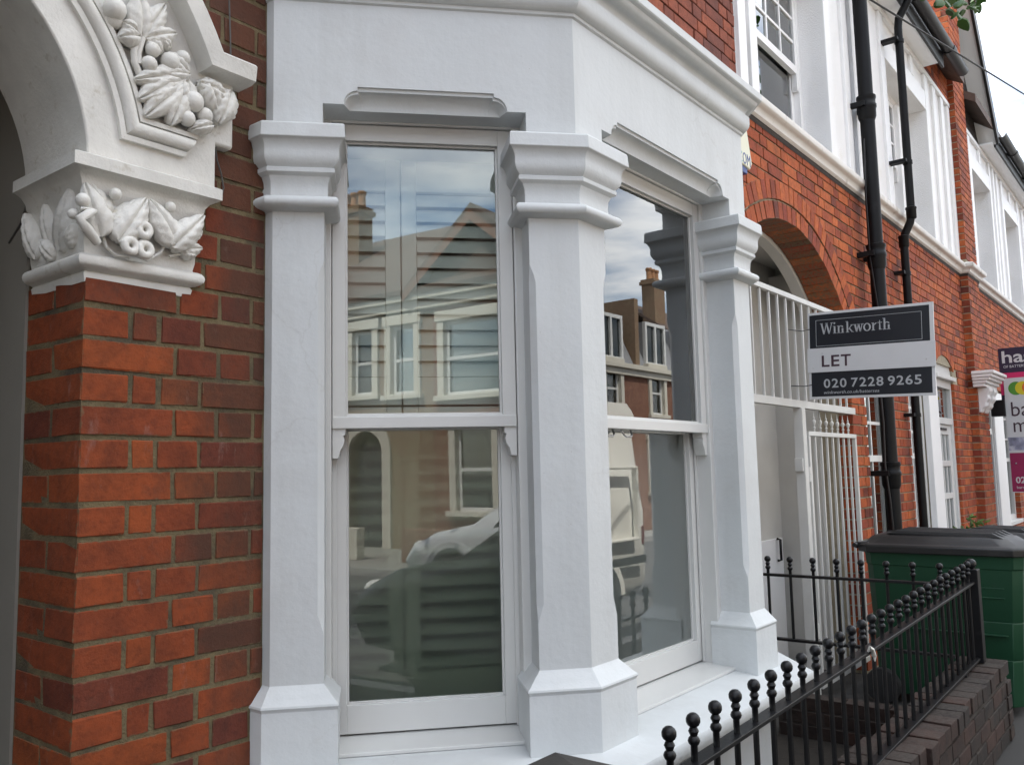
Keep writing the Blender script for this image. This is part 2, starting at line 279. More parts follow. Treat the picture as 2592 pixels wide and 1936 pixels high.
# ------------------------------------------------------------------ mesh helpers
class MB:
    def __init__(s): s.v = []; s.f = []
    def add(s, vs, fs):
        o = len(s.v); s.v += [tuple(p) for p in vs]; s.f += [tuple(i+o for i in f) for f in fs]; return s
    def box(s, x0, x1, y0, y1, z0, z1):
        return s.add([(x0,y0,z0),(x1,y0,z0),(x1,y1,z0),(x0,y1,z0),(x0,y0,z1),(x1,y0,z1),(x1,y1,z1),(x0,y1,z1)],
                     [(0,3,2,1),(4,5,6,7),(0,1,5,4),(1,2,6,5),(2,3,7,6),(3,0,4,7)])
    def hexa(s, P):   # 8 points, same order as box
        return s.add(P, [(0,3,2,1),(4,5,6,7),(0,1,5,4),(1,2,6,5),(2,3,7,6),(3,0,4,7)])
    def rings(s, rs, closed=True, cap0=True, cap1=True):
        n = len(rs[0]); o = len(s.v)
        for r in rs: s.v += [tuple(p) for p in r]
        for i in range(len(rs)-1):
            for j in range(n if closed else n-1):
                k = (j+1) % n
                s.f.append((o+i*n+j, o+i*n+k, o+(i+1)*n+k, o+(i+1)*n+j))
        if closed and cap0: s.f.append(tuple(o+j for j in reversed(range(n))))
        if closed and cap1: s.f.append(tuple(o+(len(rs)-1)*n+j for j in range(n)))
        return s
    def tube(s, pts, r, n=10, caps=True):
        pts = [Vector(p) for p in pts]; rs = []
        rr = r if isinstance(r, (list, tuple)) else [r]*len(pts)
        up = Vector((0, 0, 1)); a = None
        for i, p in enumerate(pts):
            t = (pts[min(i+1, len(pts)-1)] - pts[max(i-1, 0)]).normalized()
            if a is None:
                a = t.cross(up)
                if a.length < 0.05: a = t.cross(Vector((1, 0, 0)))
                a.normalize()
            a = (a - t*a.dot(t)).normalized(); b = t.cross(a)
            rs.append([p + (a*math.cos(2*math.pi*k/n) + b*math.sin(2*math.pi*k/n))*rr[i] for k in range(n)])
        return s.rings(rs, True, caps, caps)
    def lathe(s, c, prof, n=16, axis='Z'):
        rs = []
        for r, h in prof:
            ring = []
            for k in range(n):
                a = 2*math.pi*k/n; x, y = r*math.cos(a), r*math.sin(a)
                if axis == 'Z': ring.append((c[0]+x, c[1]+y, c[2]+h))
                elif axis == 'Y': ring.append((c[0]+x, c[1]+h, c[2]+y))
                else: ring.append((c[0]+h, c[1]+x, c[2]+y))
            rs.append(ring)
        return s.rings(rs)
    def ball(s, c, r, n=12, sc_=(1,1,1)):
        m_ = max(6, n//2); rs = []
        for i in range(1, m_):
            a = math.pi*i/m_
            rs.append([(c[0]+r*sc_[0]*math.sin(a)*math.cos(2*math.pi*k/n), c[1]+r*sc_[1]*math.sin(a)*math.sin(2*math.pi*k/n), c[2]-r*sc_[2]*math.cos(a)) for k in range(n)])
        return s.rings(rs)
    def prism(s, poly, y0, y1, f=None):   # polygon in (x,z) pushed along y; f maps (a,d,z)
        f = f or (lambda a, d, z: (a, d, z))
        n = len(poly)
        P0 = [f(a, y0, z) for a, z in poly]; P1 = [f(a, y1, z) for a, z in poly]
        fs = [tuple(range(n)), tuple(reversed(range(n, 2*n)))] + [(i, n+i, n+(i+1) % n, (i+1) % n) for i in range(n)]
        return s.add(P0+P1, fs)
    def torus(s, c, Rr, r, ax, n=14, k=8):
        ax = Vector(ax).normalized(); a = ax.cross(Vector((0.3, 0.2, 1))).normalized(); b = ax.cross(a); rs = []
        for i in range(n+1):
            t = 2*math.pi*i/n; d = a*math.cos(t)+b*math.sin(t)
            rs.append([Vector(c)+d*(Rr+r*math.cos(2*math.pi*j/k))+ax*r*math.sin(2*math.pi*j/k) for j in range(k)])
        return s.rings(rs, True, False, False)
    def build(s, name, mat, parent=None, smooth=35, bevel=0, tone=None, seg=2):
        me = bpy.data.meshes.new(name); me.from_pydata(s.v, [], s.f); me.update()
        bm = bmesh.new(); bm.from_mesh(me); bmesh.ops.recalc_face_normals(bm, faces=bm.faces); bm.to_mesh(me); bm.free()
        return link(name, me, mat, parent, smooth, bevel, seg)
def link(name, me, mat, parent=None, smooth=35, bevel=0, seg=2):
    me.materials.append(M[mat] if isinstance(mat, str) else mat)
    if smooth:
        for p in me.polygons: p.use_smooth = True
        me.set_sharp_from_angle(angle=R(smooth))
    o = bpy.data.objects.new(name, me); col.objects.link(o)
    if parent: o.parent = parent
    if bevel:
        b = o.modifiers.new('edge', 'BEVEL'); b.width = bevel; b.segments = seg; b.limit_method = 'ANGLE'; b.angle_limit = R(40)
    return o
def empty(name, loc=(0,0,0), label=None, cat=None, group=None, kind=None):
    o = bpy.data.objects.new(name, None); col.objects.link(o); o.location = loc; o.empty_display_size = 0.1
    return tag(o, label, cat, group, kind)
def tag(o, label=None, cat=None, group=None, kind=None):
    if label: o['label'] = label
    if cat: o['category'] = cat
    if group: o['group'] = group
    if kind: o['kind'] = kind
    return o
def part(name, parent):      # a part that is itself a group of sub-parts
    o = bpy.data.objects.new(name, None); col.objects.link(o); o.parent = parent; o.empty_display_size = 0.05; return o

def offset_path(path, e):
    out = []; n = len(path)
    for i, p in enumerate(path):
        ns_ = []
        if i > 0: ns_.append(((path[i][0]-path[i-1][0]), (path[i][1]-path[i-1][1])))
        if i < n-1: ns_.append(((path[i+1][0]-path[i][0]), (path[i+1][1]-path[i][1])))
        nn = []
        for dx, dy in ns_:
            l = math.hypot(dx, dy); nn.append((dy/l, -dx/l))
        if len(nn) == 1: mx_, my_ = nn[0]
        else:
            sx, sy = nn[0][0]+nn[1][0], nn[0][1]+nn[1][1]; q = 1+nn[0][0]*nn[1][0]+nn[0][1]*nn[1][1]
            mx_, my_ = sx/q, sy/q
        out.append((p[0]+mx_*e, p[1]+my_*e))
    return out
def sweep(mb, path, prof, closed=False):
    """prof: list of (e,z) outwards offset and height; rings run along the profile"""
    cols = [offset_path(path, e) for e, z in prof]
    for i in range(len(prof)-1):
        for j in range(len(path)-1):
            mb.add([(*cols[i][j], prof[i][1]), (*cols[i][j+1], prof[i][1]), (*cols[i+1][j+1], prof[i+1][1]), (*cols[i+1][j], prof[i+1][1])], [(0, 1, 2, 3)])
    if closed:
        i = len(prof)-1
        for j in range(len(path)-1):
            mb.add([(*cols[i][j], prof[i][1]), (*cols[i][j+1], prof[i][1]), (*cols[0][j+1], prof[0][1]), (*cols[0][j], prof[0][1])], [(0, 1, 2, 3)])
        for j in (0, len(path)-1):
            mb.add([(*cols[i][j], prof[i][1]) for i in range(len(prof))], [tuple(range(len(prof)))])
    return mb
def weld(mb, tol=1e-5):
    seen = {}; mp = []; nv = []
    for p in mb.v:
        k = tuple(round(c/tol) for c in p)
        if k not in seen: seen[k] = len(nv); nv.append(p)
        mp.append(seen[k])
    mb.v = nv; mb.f = [t for t in (tuple(dict.fromkeys(mp[i] for i in f)) for f in mb.f) if len(t) > 2]
    return mb

class Face:       # a wall plane: u along, d inwards, z up
    def __init__(s, o, u, n): s.o, s.u, s.n = o, u, n
    def P(s, a, d, z): return (s.o[0]+s.u[0]*a+s.n[0]*d, s.o[1]+s.u[1]*a+s.n[1]*d, z)
    def p2(s, a, d): return s.P(a, d, 0)[:2]
    def box(s, mb, a0, a1, d0, d1, z0, z1):
        P = s.P
        return mb.hexa([P(a0,d0,z0),P(a1,d0,z0),P(a1,d1,z0),P(a0,d1,z0),P(a0,d0,z1),P(a1,d0,z1),P(a1,d1,z1),P(a0,d1,z1)])

# ------------------------------------------------------------------ bricks
_bk = {}
def brick_mesh(wd, h, d, var, mat):
    key = (round(wd, 2), round(h, 3), round(d, 2), var, mat)
    if key in _bk: return _bk[key]
    rnd = random.Random(hash(key) & 0xffff)
    wd, h, d = key[0], key[1], key[2]
    bm = bmesh.new(); bmesh.ops.create_cube(bm, size=1.0)
    for v in bm.verts:
        v.co = Vector((v.co.x*wd, v.co.y*d, v.co.z*h)) + Vector((rnd.uniform(-1, 1)*0.002, 0, rnd.uniform(-1, 1)*0.0015))
    bmesh.ops.bevel(bm, geom=bm.edges[:], offset=0.0024, segments=1, affect='EDGES')
    for v in bm.verts: v.co += Vector((rnd.uniform(-1, 1), rnd.uniform(-1, 1)*0.5, rnd.uniform(-1, 1)))*0.0018
    me = bpy.data.meshes.new('brick'); bm.to_mesh(me); bm.free(); me.materials.append(M[mat])
    _bk[key] = me; return me
def put_brick(c, size, rot, parent, mat, name='brick'):
    """c centre, size (len,depth,height), rot = 3x3 or None"""
    me = brick_mesh(size[0], size[2], size[1], random.randrange(4), mat)
    o = bpy.data.objects.new(name, me); col.objects.link(o); o.parent = parent
    s = Matrix.Diagonal((size[0]/round(size[0], 2), size[1]/max(round(size[1], 2), 0.01), size[2]/round(size[2], 3), 1))
    mt = Matrix.Translation(c) @ (rot.to_4x4() if rot else Matrix()) @ s
    if random.random() < 0.5: mt = mt @ Matrix.Diagonal((-1, 1, 1, 1)) if False else mt
    o.matrix_local = mt
    return o
class Stuff:      # bricks joined into one part, each with its own tone
    def __init__(s): s.v = []; s.f = []; s.t = []
    def box(s, c, size, rot=None):
        o = len(s.v); hx, hy, hz = size[0]/2, size[1]/2, size[2]/2; b = 0.003
        pts = [(-hx,hy,-hz),(hx,hy,-hz),(hx,hy,hz),(-hx,hy,hz),(-hx,-hy+b,-hz),(hx,-hy+b,-hz),(hx,-hy+b,hz),(-hx,-hy+b,hz),(-hx+b,-hy,-hz+b),(hx-b,-hy,-hz+b),(hx-b,-hy,hz-b),(-hx+b,-hy,hz-b)]
        for p in pts:
            q = Vector(p)
            if rot: q = rot @ q
            s.v.append(tuple(q+Vector(c)))
        fs = [(8,9,10,11),(4,5,9,8),(5,6,10,9),(6,7,11,10),(7,4,8,11),(0,1,5,4),(1,2,6,5),(2,3,7,6),(3,0,4,7)]
        s.f += [tuple(i+o for i in f) for f in fs]; s.t += [random.random()]*len(fs)
    def build(s, name, mat, parent):
        if not s.f: return None
        me = bpy.data.meshes.new(name); me.from_pydata(s.v, [], s.f)
        a = me.attributes.new('tone', 'FLOAT', 'FACE'); a.data.foreach_set('value', s.t); me.update()
        o = link(name, me, mat, parent, 0); o['kind'] = 'stuff'; return o
def lay(x0, x1, z0, z1, skip, bond=0.0, course=0.075, j=0.0095):
    """Flemish bond over a rectangle; skip(xa,xb,za,zb) -> None or list of trimmed (xa,xb)"""
    out = []; k = 0; z = z0
    while z < z1-0.02:
        zt = min(z+course-j, z1)
        x = x0 - bond - (0.17 if k % 2 else 0.0) - random.uniform(0, 0.01); hd = (k % 2 == 0)
        while x < x1:
            ln = 0.1025 if hd else 0.215
            a, b = max(x, x0), min(x+ln, x1)
            if b-a > 0.025:
                for (c, d) in skip(a, b, z, zt): 
                    if d-c > 0.02: out.append((c, d, z, zt))
            x += ln + j; hd = not hd
        z += course; k += 1
    return out
def cut_rects(rects):
    def sk(a, b, z, zt):
        segs = [(a, b)]
        for (xa, xb, za, zb) in rects:
            if zt > za+0.012 and z < zb-0.012:
                ns_ = []
                for (c, d) in segs:
                    if d <= xa or c >= xb: ns_.append((c, d)); continue
                    if c < xa: ns_.append((c, xa))
                    if d > xb: ns_.append((xb, d))
                segs = ns_
        return segs
    return sk
def wall_bricks(bricks, y, parent, mat, mats, limit=300, depth=0.10, stuffname='bricks'):
    vis, rest = [], []
    for b in bricks:
        c = ((b[0]+b[1])/2, y, (b[2]+b[3])/2); q = project(c)
        if q and -40 < q[0] < 2632 and -40 < q[1] < 1976: vis.append(((Vector(c)-CAMP).length, b))
        else: rest.append(b)
    vis.sort(key=lambda t: t[0]); rest += [b for _, b in vis[limit:]]
    for _, b in vis[:limit]:
        put_brick(((b[0]+b[1])/2, y+depth/2+random.uniform(-0.002, 0.0015), (b[2]+b[3])/2), (b[1]-b[0], depth, b[3]-b[2]), None, parent, mat)
    st = Stuff()
    for b in rest: st.box(((b[0]+b[1])/2, y+depth/2+random.uniform(-0.002, 0.0015), (b[2]+b[3])/2), (b[1]-b[0], depth, b[3]-b[2]))
    st.build(stuffname, mats, parent)
def wall_slab(mb, x0, x1, z0, z1, y0, y1, holes, grow=0.008):
    holes = [(h[0]-grow, h[1]+grow, h[2] if h[2] <= z0+1e-6 else h[2]-grow, h[3] if h[3] >= z1-1e-6 else h[3]+grow) for h in holes]
    xs = sorted({x0, x1, *[h[0] for h in holes], *[h[1] for h in holes]}); zs = sorted({z0, z1, *[h[2] for h in holes], *[h[3] for h in holes]})
    xs = [x for x in xs if x0 <= x <= x1]; zs = [z for z in zs if z0 <= z <= z1]
    solid = {}
    for i in range(len(xs)-1):
        for k in range(len(zs)-1):
            cx, cz = (xs[i]+xs[i+1])/2, (zs[k]+zs[k+1])/2
            solid[i, k] = not any(h[0] < cx < h[1] and h[2] < cz < h[3] for h in holes)
    for (i, k), sld in solid.items():
        if not sld: continue
        a, b, c, d = xs[i], xs[i+1], zs[k], zs[k+1]
        mb.add([(a,y0,c),(b,y0,c),(b,y0,d),(a,y0,d)], [(0,1,2,3)]); mb.add([(a,y1,c),(b,y1,c),(b,y1,d),(a,y1,d)], [(3,2,1,0)])
        if not solid.get((i-1, k)): mb.add([(a,y0,c),(a,y1,c),(a,y1,d),(a,y0,d)], [(3,2,1,0)])
        if not solid.get((i+1, k)): mb.add([(b,y0,c),(b,y1,c),(b,y1,d),(b,y0,d)], [(0,1,2,3)])
        if not solid.get((i, k-1)): mb.add([(a,y0,c),(b,y0,c),(b,y1,c),(a,y1,c)], [(3,2,1,0)])
        if not solid.get((i, k+1)): mb.add([(a,y0,d),(b,y0,d),(b,y1,d),(a,y1,d)], [(0,1,2,3)])
    return weld(mb)

# ================================================================== the setting: ground, road, pavements
def sheet(name, x0, x1, y0, y1, z, mat, th=0.0):
    mb = MB()
    if th: mb.box(x0, x1, y0, y1, z-th, z)
    else: mb.add([(x0,y0,z),(x1,y0,z),(x1,y1,z),(x0,y1,z)], [(0,1,2,3)])
    return tag(mb.build(name, mat, smooth=0), kind='structure')
sheet('ground', -400, 400, -400, 400, -0.16, 'asphalt')
sheet('road', -120, 160, -8.6, -2.95, -0.13, 'asphalt')
sheet('pavement', -60, 90, -2.8, 0.6, 0.0, 'paving', 0.15)
sheet('kerb', -60, 90, -2.95, -2.803, -0.005, 'kerb', 0.15)
sheet('pavement_far', -60, 90, -14.0, -8.75, 0.0, 'paving_far', 0.15)
sheet('kerb_far', -60, 90, -8.747, -8.6, -0.005, 'kerb', 0.15)
sheet('front_garden', 0.50, 4.12, -0.90, -0.02, 0.012, 'soil')

# ================================================================== house 1: brick porch pier, white bay
h1 = empty('terraced_house', (1.5, 0, 0), 'red brick terraced house with a white stucco bay window and carved porch arch', 'house')
h1.location = (0, 0, 0)
CAN = R(42.45)
QX, QY = 0.4841, -0.0284
SC = 0.8455
cant = Face((QX, QY), (math.cos(CAN), -math.sin(CAN)), (math.sin(CAN), math.cos(CAN)))
KX, KY = cant.p2(SC, 0); YF = KY
K2X = 2.30; XM = (KX+K2X)/2
front = Face((0, YF), (1, 0), (0, 1))
class Mir(Face):
    def __init__(s): pass
    def P(s, a, d, z):
        x, y, z = cant.P(a, d, z); return (2*XM-x, y, z)
rcant = Mir()
mir = lambda p: (2*XM-p[0], p[1])

# --- carcass of the house (walls, floors, roof): keeps the sun out and the room dark
mb = MB(); wall_slab(mb, 0.002, 3.30, 0.0, 2.95, 0.0032, 0.30, [(QX+0.01, 2*XM-QX-0.01, 0.0, 2.80)])
bw = mb.build('brick_wall', 'mortar_near', h1, 0)
mb = MB(); wall_slab(mb, -1.9, 3.73, 2.95, 5.6, 0.010, 0.30, [(-0.2, 0.7, 3.6, 5.0), (1.2, 2.1, 3.6, 5.0)])
uw = mb.build('upper_wall', 'mortar_dark', h1, 0)
mb = MB(); mb.box(-1.9, 3.73, 7.7, 8.0, 0, 5.6); mb.box(-1.92, -1.87, 0.31, 7.7, 0, 5.6); mb.box(3.66, 3.73, 0.55, 7.7, 0, 5.6); mb.box(0.24, 0.28, 0.31, 7.7, 0, 5.5)
mb.build('party_walls', 'inside', h1, 0)
mb = MB(); mb.box(0.285, 3.655, 0.301, 4.2, 0.30, 0.34); mb.build('room_floor', 'inside_floor', h1, 0)
mb = MB(); mb.box(0.285, 3.655, 0.02, 4.2, 2.86, 2.92); mb.box(0.285, 3.655, 4.2, 4.24, 0.3, 2.86); mb.build('room_lining', 'inside', h1, 0)
def house_roof(parent, x0, x1, ze, zr, yb=8.0, ov=0.12):
    mb = MB(); ym = yb/2
    for (ya, za, yb_, zb_) in ((-ov, ze-0.02, ym, zr), (ym, zr, yb+ov, ze-0.02)):
        mb.hexa([(x0,ya,za),(x1,ya,za),(x1,yb_,zb_),(x0,yb_,zb_),(x0,ya,za+0.10),(x1,ya,za+0.10),(x1,yb_,zb_+0.10),(x0,yb_,zb_+0.10)])
    return mb.build('roof', 'roof', parent, 0)
house_roof(h1, -1.9, 3.73, 5.65, 8.3)

# --- bricks of the pier between the porch and the bay (bond as in the photograph)
jn = 0.0105
for k in range(-26, 13):
    z0 = 1.8495 + 0.075*k + jn*0.5; z1 = z0 + 0.075 - jn
    if z0 < 0.02 or z0 > 2.90: continue
    S = (k % 2 == 0); zc = (z0+z1)/2; hh = z1-z0
    jit = lambda s=0.004: random.uniform(-s, s)
    if S: cuts = [0.0, 0.2275+jit(), 0.341+jit(), 0.446+jit(), 0.486]
    else: cuts = [0.0, 0.1155+jit(), 0.1815+jit(), 0.2955+jit(), 0.486]
    left = 0.0
    if z0 > 1.88 and z0 < 2.16: left = 0.262
    elif z0 >= 2.16 and z0 < 2.36: left = 0.308
    elif z0 >= 2.36: 
        left = max(0.0, -0.5 + math.sqrt(max(0.0, 0.876**2-(zc-2.16)**2)))
        if 2.44 < zc < 2.53: left = 0.39
        if zc <= 2.44: left = 0.37
    for i in range(len(cuts)-1):
        a, b = cuts[i]+(jn/2 if i else 0), cuts[i+1]-jn/2
        a = max(a, left)
        if b-a < 0.02: continue
        dp = 0.105
        if i == 0 and left == 0.0: dp = 0.140 if S else 0.284
        put_brick(((a+b)/2, dp/2+random.uniform(-0.002, 0.002), zc), (b-a, dp, hh), None, bw, 'brick_near')
    if left == 0.0 and z1 < 1.93:                    # second brick of the jamb
        if S: put_brick((0.051, 0.140+jn+0.0665, zc), (0.102, 0.133, hh), None, bw, 'brick_near')
# bricks of the upper wall, above the bay roof
br = lay(0.86, 3.725, 2.965, 5.55, cut_rects([(1.2, 2.1, 3.6, 5.0)]), j=0.008)
wall_bricks(br, 0.0, uw, 'brick_upper', 'brick_near_s', 300)
br = lay(0.0, 0.86, 2.965, 5.55, cut_rects([(-0.2, 0.7, 3.6, 5.0)]), j=0.008) + lay(-1.9, 0.0, 3.06, 5.55, cut_rects([(-0.2, 0.7, 3.6, 5.0)]), j=0.008)
wall_bricks(br, 0.0, uw, 'brick_upper', 'brick_near_s', 300, stuffname='brick_facing')
br = lay(2.95, 3.30, 0.02, 2.95, cut_rects([]))
wall_bricks(br, 0.0, bw, 'brick_near', 'brick_near_s', 0, stuffname='brick_facing')
# left neighbour side of the porch (outside the frame)
mb = MB(); mb.box(-1.9, -0.985, 0.002, 0.30, 0, 2.16); mb.build('porch_far_pier', 'mortar_near', h1, 0)
br = lay(-1.9, -0.985, 0.02, 2.15, cut_rects([])); wall_bricks(br, -0.008, bw, 'brick_near', 'brick_near_s', 0, stuffname='brick_facing')
for xw, yw in ((-0.2, 0), (1.2, 0)):                   # first-floor sash windows of this house, above the frame
    mb = MB(); f = Face((xw, 0.14), (1, 0), (0, 1))
    for a in ((0, 0.07, 3.6, 5.0), (0.83, 0.90, 3.6, 5.0)): f.box(mb, a[0], a[1], 0, 0.06, a[2], a[3])
    for zz in ((3.60, 3.68), (4.28, 4.32), (4.93, 5.0)): f.box(mb, 0.07, 0.83, 0, 0.06, zz[0], zz[1])
    wdw = mb.build('upper_window', 'sash', h1, 0)
    mb = MB(); f.box(mb, 0.07, 0.83, 0.03, 0.034, 3.68, 4.93); mb.build('pane', 'glass1', wdw, 0)

# --- porch inside
mb = MB()
mb.box(-0.005, 0.236, 0.288, 0.2985, 0, 2.16)                       # white plaster edge behind the brick jamb
mb.box(-0.002, 0.237, 0.30, 1.62, 0, 3.0); mb.box(-1.86, -0.99, 0.31, 1.6, 0, 3.0); mb.box(-0.989, -0.003, 1.5, 1.6, 0, 2.999); mb.box(-0.988, -0.004, 0.31, 1.499, 2.86, 2.998)
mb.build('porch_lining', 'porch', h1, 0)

# --- carved porch arch
AX, AZ, YS = -0.50, 2.16, -0.030        # arch centre and stone face
arch = part('porch_arch', h1)
def arc(r, a0=0.0, a1=math.pi, n=48, zc=AZ): return [(AX+r*math.cos(a0+(a1-a0)*i/n), zc+r*math.sin(a0+(a1-a0)*i/n)) for i in range(n+1)]
RI = 0.485
mb = MB()                                # face slab of the arch with the soffit
inner = arc(RI); n = len(inner)
outer = [(min(max(AX+(x-AX)*2.4, -1.30), 0.305), z) for x, z in inner]
outer = []
for i in range(n):
    a = math.pi*i/(n-1); r = 0.86
    x = AX+r*math.cos(a); z = AZ+r*math.sin(a)
    if z < 2.352 and x > 0: x = 0.308
    if z < 2.352 and x < -1: x = -1.308
    outer.append((x, z))
for i in range(n-1):
    A, B, C_, D = inner[i], inner[i+1], outer[i+1], outer[i]
    mb.add([(A[0],YS,A[1]),(B[0],YS,B[1]),(C_[0],YS,C_[1]),(D[0],YS,D[1])], [(0,1,2,3)])
    mb.add([(A[0],YS,A[1]),(B[0],YS,B[1]),(B[0],0.285,B[1]),(A[0],0.285,A[1])], [(3,2,1,0)])
    mb.add([(D[0],YS,D[1]),(C_[0],YS,C_[1]),(C_[0],0.02,C_[1]),(D[0],0.02,D[1])], [(0,1,2,3)])
mb.add([(inner[0][0],YS,AZ),(0.308,YS,AZ),(0.308,0.02,AZ),(inner[0][0],0.02,AZ)], [(3,2,1,0)])
weld(mb).build('arch_face', 'carved', arch, 30, 0.004)
mb = MB()                                # wall above the arch, behind the mouldings
pts = arc(RI+0.01)
for i in range(len(pts)-1):
    A, B = pts[i], pts[i+1]; mb.add([(A[0],0.28,A[1]),(B[0],0.28,B[1]),(B[0],0.28,3.0),(A[0],0.28,3.0)], [(0,1,2,3)]); mb.add([(A[0],0.012,max(A[1],2.6)),(B[0],0.012,max(B[1],2.6)),(B[0],0.012,3.0),(A[0],0.012,3.0)], [(0,1,2,3)])
mb.box(-1.9, -0.98, 0.012, 0.28, 2.16, 3.05); mb.box(-0.98, 0.0, 0.012, 0.28, 2.70, 3.05)
mb.build('arch_backing', 'mortar_near', arch, 0)
def arch_moulding(name, prof, ret_end, zret, mat='carved', rbase=0.0):
    """prof: list of (r, y). Runs round the arch from its right return to the left one; returns run outwards at the springing of the moulding"""
    mb = MB(); rs = []
    def ring_at(fx): return [fx(r, y) for r, y in prof]
    for side in (1,):
        pass
    # right return (horizontal): height measured downwards from the arch line
    r0 = prof[0][0]
    a0 = [math.asin(min(0.9, (zret(r)-AZ)/r)) for r, y in prof]
    # end of return
    rs.append([(ret_end(r), y, zret(r)) for r, y in prof])
    n = 40
    for i in range(n+1):
        ring = []
        for (r, y), aa in zip(prof, a0):
            a = aa + (math.pi-2*aa)*i/n
            ring.append((AX+r*math.cos(a), y, AZ+r*math.sin(a)))
        rs.append(ring)
    rs.append([(2*AX-ret_end(r), y, zret(r)) for r, y in prof])
    mb.rings(rs, False)
    for q in (rs[0], rs[-1]): mb.add(q, [tuple(range(len(q)))])
    return mb.build(name, mat, arch, 40)
# inner roll moulding: groove at r=.565, roll, fillet to r=.62; return at z 2.24..2.30
prof = [(0.562, YS+0.012), (0.562, YS-0.012), (0.574, YS-0.014), (0.577, YS-0.006)]
for i in range(9):
    a = math.pi*(i/8); prof.append((0.594-0.017*math.cos(a), YS-0.006-0.020*math.sin(a)))
prof += [(0.613, YS-0.008), (0.613, YS-0.016), (0.624, YS-0.016), (0.626, YS+0.01)]
arch_moulding('roll_moulding', prof, lambda r: 0.215+(r-0.562)*0.6, lambda r: 2.238+(r-0.562)*1.03)
# hood mould: r .818-.872, return z 2.47-2.525 ending at x=.39
prof = [(0.816, YS+0.02), (0.816, YS-0.040), (0.822, YS-0.058), (0.862, YS-0.064), (0.870, YS-0.056), (0.873, YS+0.035)]
arch_moulding('hood_mould', prof, lambda r: 0.386, lambda r: 2.470+(r-0.816)*0.95)
# recessed spandrel ground of the carved band, right side
mb = MB(); mb.box(0.10, 0.36, YS+0.001, 0.03, 2.30, 2.49); mb.build('band_ground', 'carved', arch, 30, 0.008)

def lobe(mb, base, tip, wid, up, bulge, nu=9, nv=7, tipw=0.08, droop=0.0, crease=0.25, shape=0.9, ragged=0.06, vein=0.28):
    """one fleshy leaf lobe from base to tip; up = outward direction"""
    base, tip, up = Vector(base), Vector(tip), Vector(up).normalized()
    if nu == 9: nu, nv, wid = 16, 12, wid*1.12
    t = tip-base; ln = t.length; t.normalize(); s = t.cross(up).normalized(); up = s.cross(t).normalized()
    rows = []; 
    for i in range(nu+1):
        u = i/nu; wv = wid*(math.sin(math.pi*min(0.98, u**shape*0.92+0.06))**0.75*(1-tipw)+tipw*(1-u))
        row = []
        for j in range(nv+1):
            v = -1+2*j/nv
            rg = 1 + ragged*math.sin(u*17+v*2)*abs(v)
            hgt = bulge*0.8*math.sin(math.pi*(0.12+0.80*u))*(1-0.8*v*v) - crease*bulge*1.2*math.exp(-(v/0.16)**2) - vein*bulge*abs(math.cos(math.pi*(u*4.5-abs(v)*1.3)))**6*(abs(v)**0.5) - droop*u*u
            row.append(base+t*(ln*u)+s*(v*wv*rg)+up*hgt)
        rows.append(row)
    o = len(mb.v)
    # closed: front grid and a back grid pushed in
    for row in rows: mb.v += [tuple(p) for p in row]
    W = nv+1
    for i in range(nu):
        for j in range(nv): mb.f.append((o+i*W+j, o+i*W+j+1, o+(i+1)*W+j+1, o+(i+1)*W+j))
    o2 = len(mb.v); rim = [(0, j) for j in range(W)] + [(i, nv) for i in range(1, nu+1)] + [(nu, j) for j in range(nv-1, -1, -1)] + [(i, 0) for i in range(nu-1, 0, -1)]
    for (i, j) in rim: mb.v.append(tuple(rows[i][j]-up*max(0.012, bulge*0.6)))
    for q in range(len(rim)):
        q2 = (q+1) % len(rim); a, b = o+rim[q][0]*W+rim[q][1], o+rim[q2][0]*W+rim[q2][1]
        mb.f.append((a, b, o2+q2, o2+q))
    mb.f.append(tuple(o2+q for q in range(len(rim))))
    return mb
def unpx(px, py, yy):
    rr = CF + CR*((px-1296)/FPX) - CU*((py-968)/FPX); t = (yy-CAMP.y)/rr.y; return CAMP+rr*t
zG = lambda x, y, yy=YS-0.025: unpx(x*0.2905, y*0.2905, yy)
zH = lambda x, y, yy=-0.045: unpx(x*0.28933, 380+y*0.28933, yy)
FU = (0, -1, 0)
def carve_leaf(parent, pts, conv, wid, bulge, nm='leaf', yb=None, up=FU, **kw):
    mb = MB()
    for (b, t, wv) in pts: lobe(mb, conv(*b), conv(*t), wv*wid, up, bulge, **kw)
    return mb.build(nm, 'carved', parent, 60)
def carve_ball(parent, p, r, nm='berry', sc_=(1,1,1)):
    mb = MB(); mb.ball(p, r, 16, sc_); return mb.build(nm, 'carved', parent, 80)
# running vine on the arch band
carve_leaf(arch, [((1240,330),(1215,-60),1.1), ((1250,310),(1440,40),0.9), ((1260,330),(1540,290),0.85), ((1215,320),(1040,320),0.8), ((1200,290),(1060,190),0.7)], zG, 0.028, 0.022, 'vine_leaf', crease=0.35)
carve_leaf(arch, [((1600,660),(1180,690),0.85), ((1590,690),(1215,860),1.0), ((1600,720),(1270,1010),1.1), ((1610,720),(1490,1085),1.15), ((1620,700),(1650,960),0.9)], zG, 0.030, 0.026, 'vine_leaf', crease=0.4)
carve_leaf(arch, [((1290,350),(1420,470),0.9), ((1400,330),(1490,440),0.6)], zG, 0.024, 0.020, 'curled_leaf')
carve_leaf(arch, [((1640,640),(1440,470),1.0), ((1650,650),(1380,640),0.7)], zG, 0.026, 0.024, 'curled_leaf')
mb = MB(); mb.tube([zG(1230,340,YS-0.02), zG(1165,440,YS-0.018), zG(1170,540,YS-0.018), zG(1215,650,YS-0.015)], 0.0085, 8); mb.tube([zG(1245,330,YS-0.025), zG(1205,470,YS-0.02), zG(1210,560,YS-0.02)], 0.007, 8)
mb.build('vine_stem', 'carved', arch, 60)
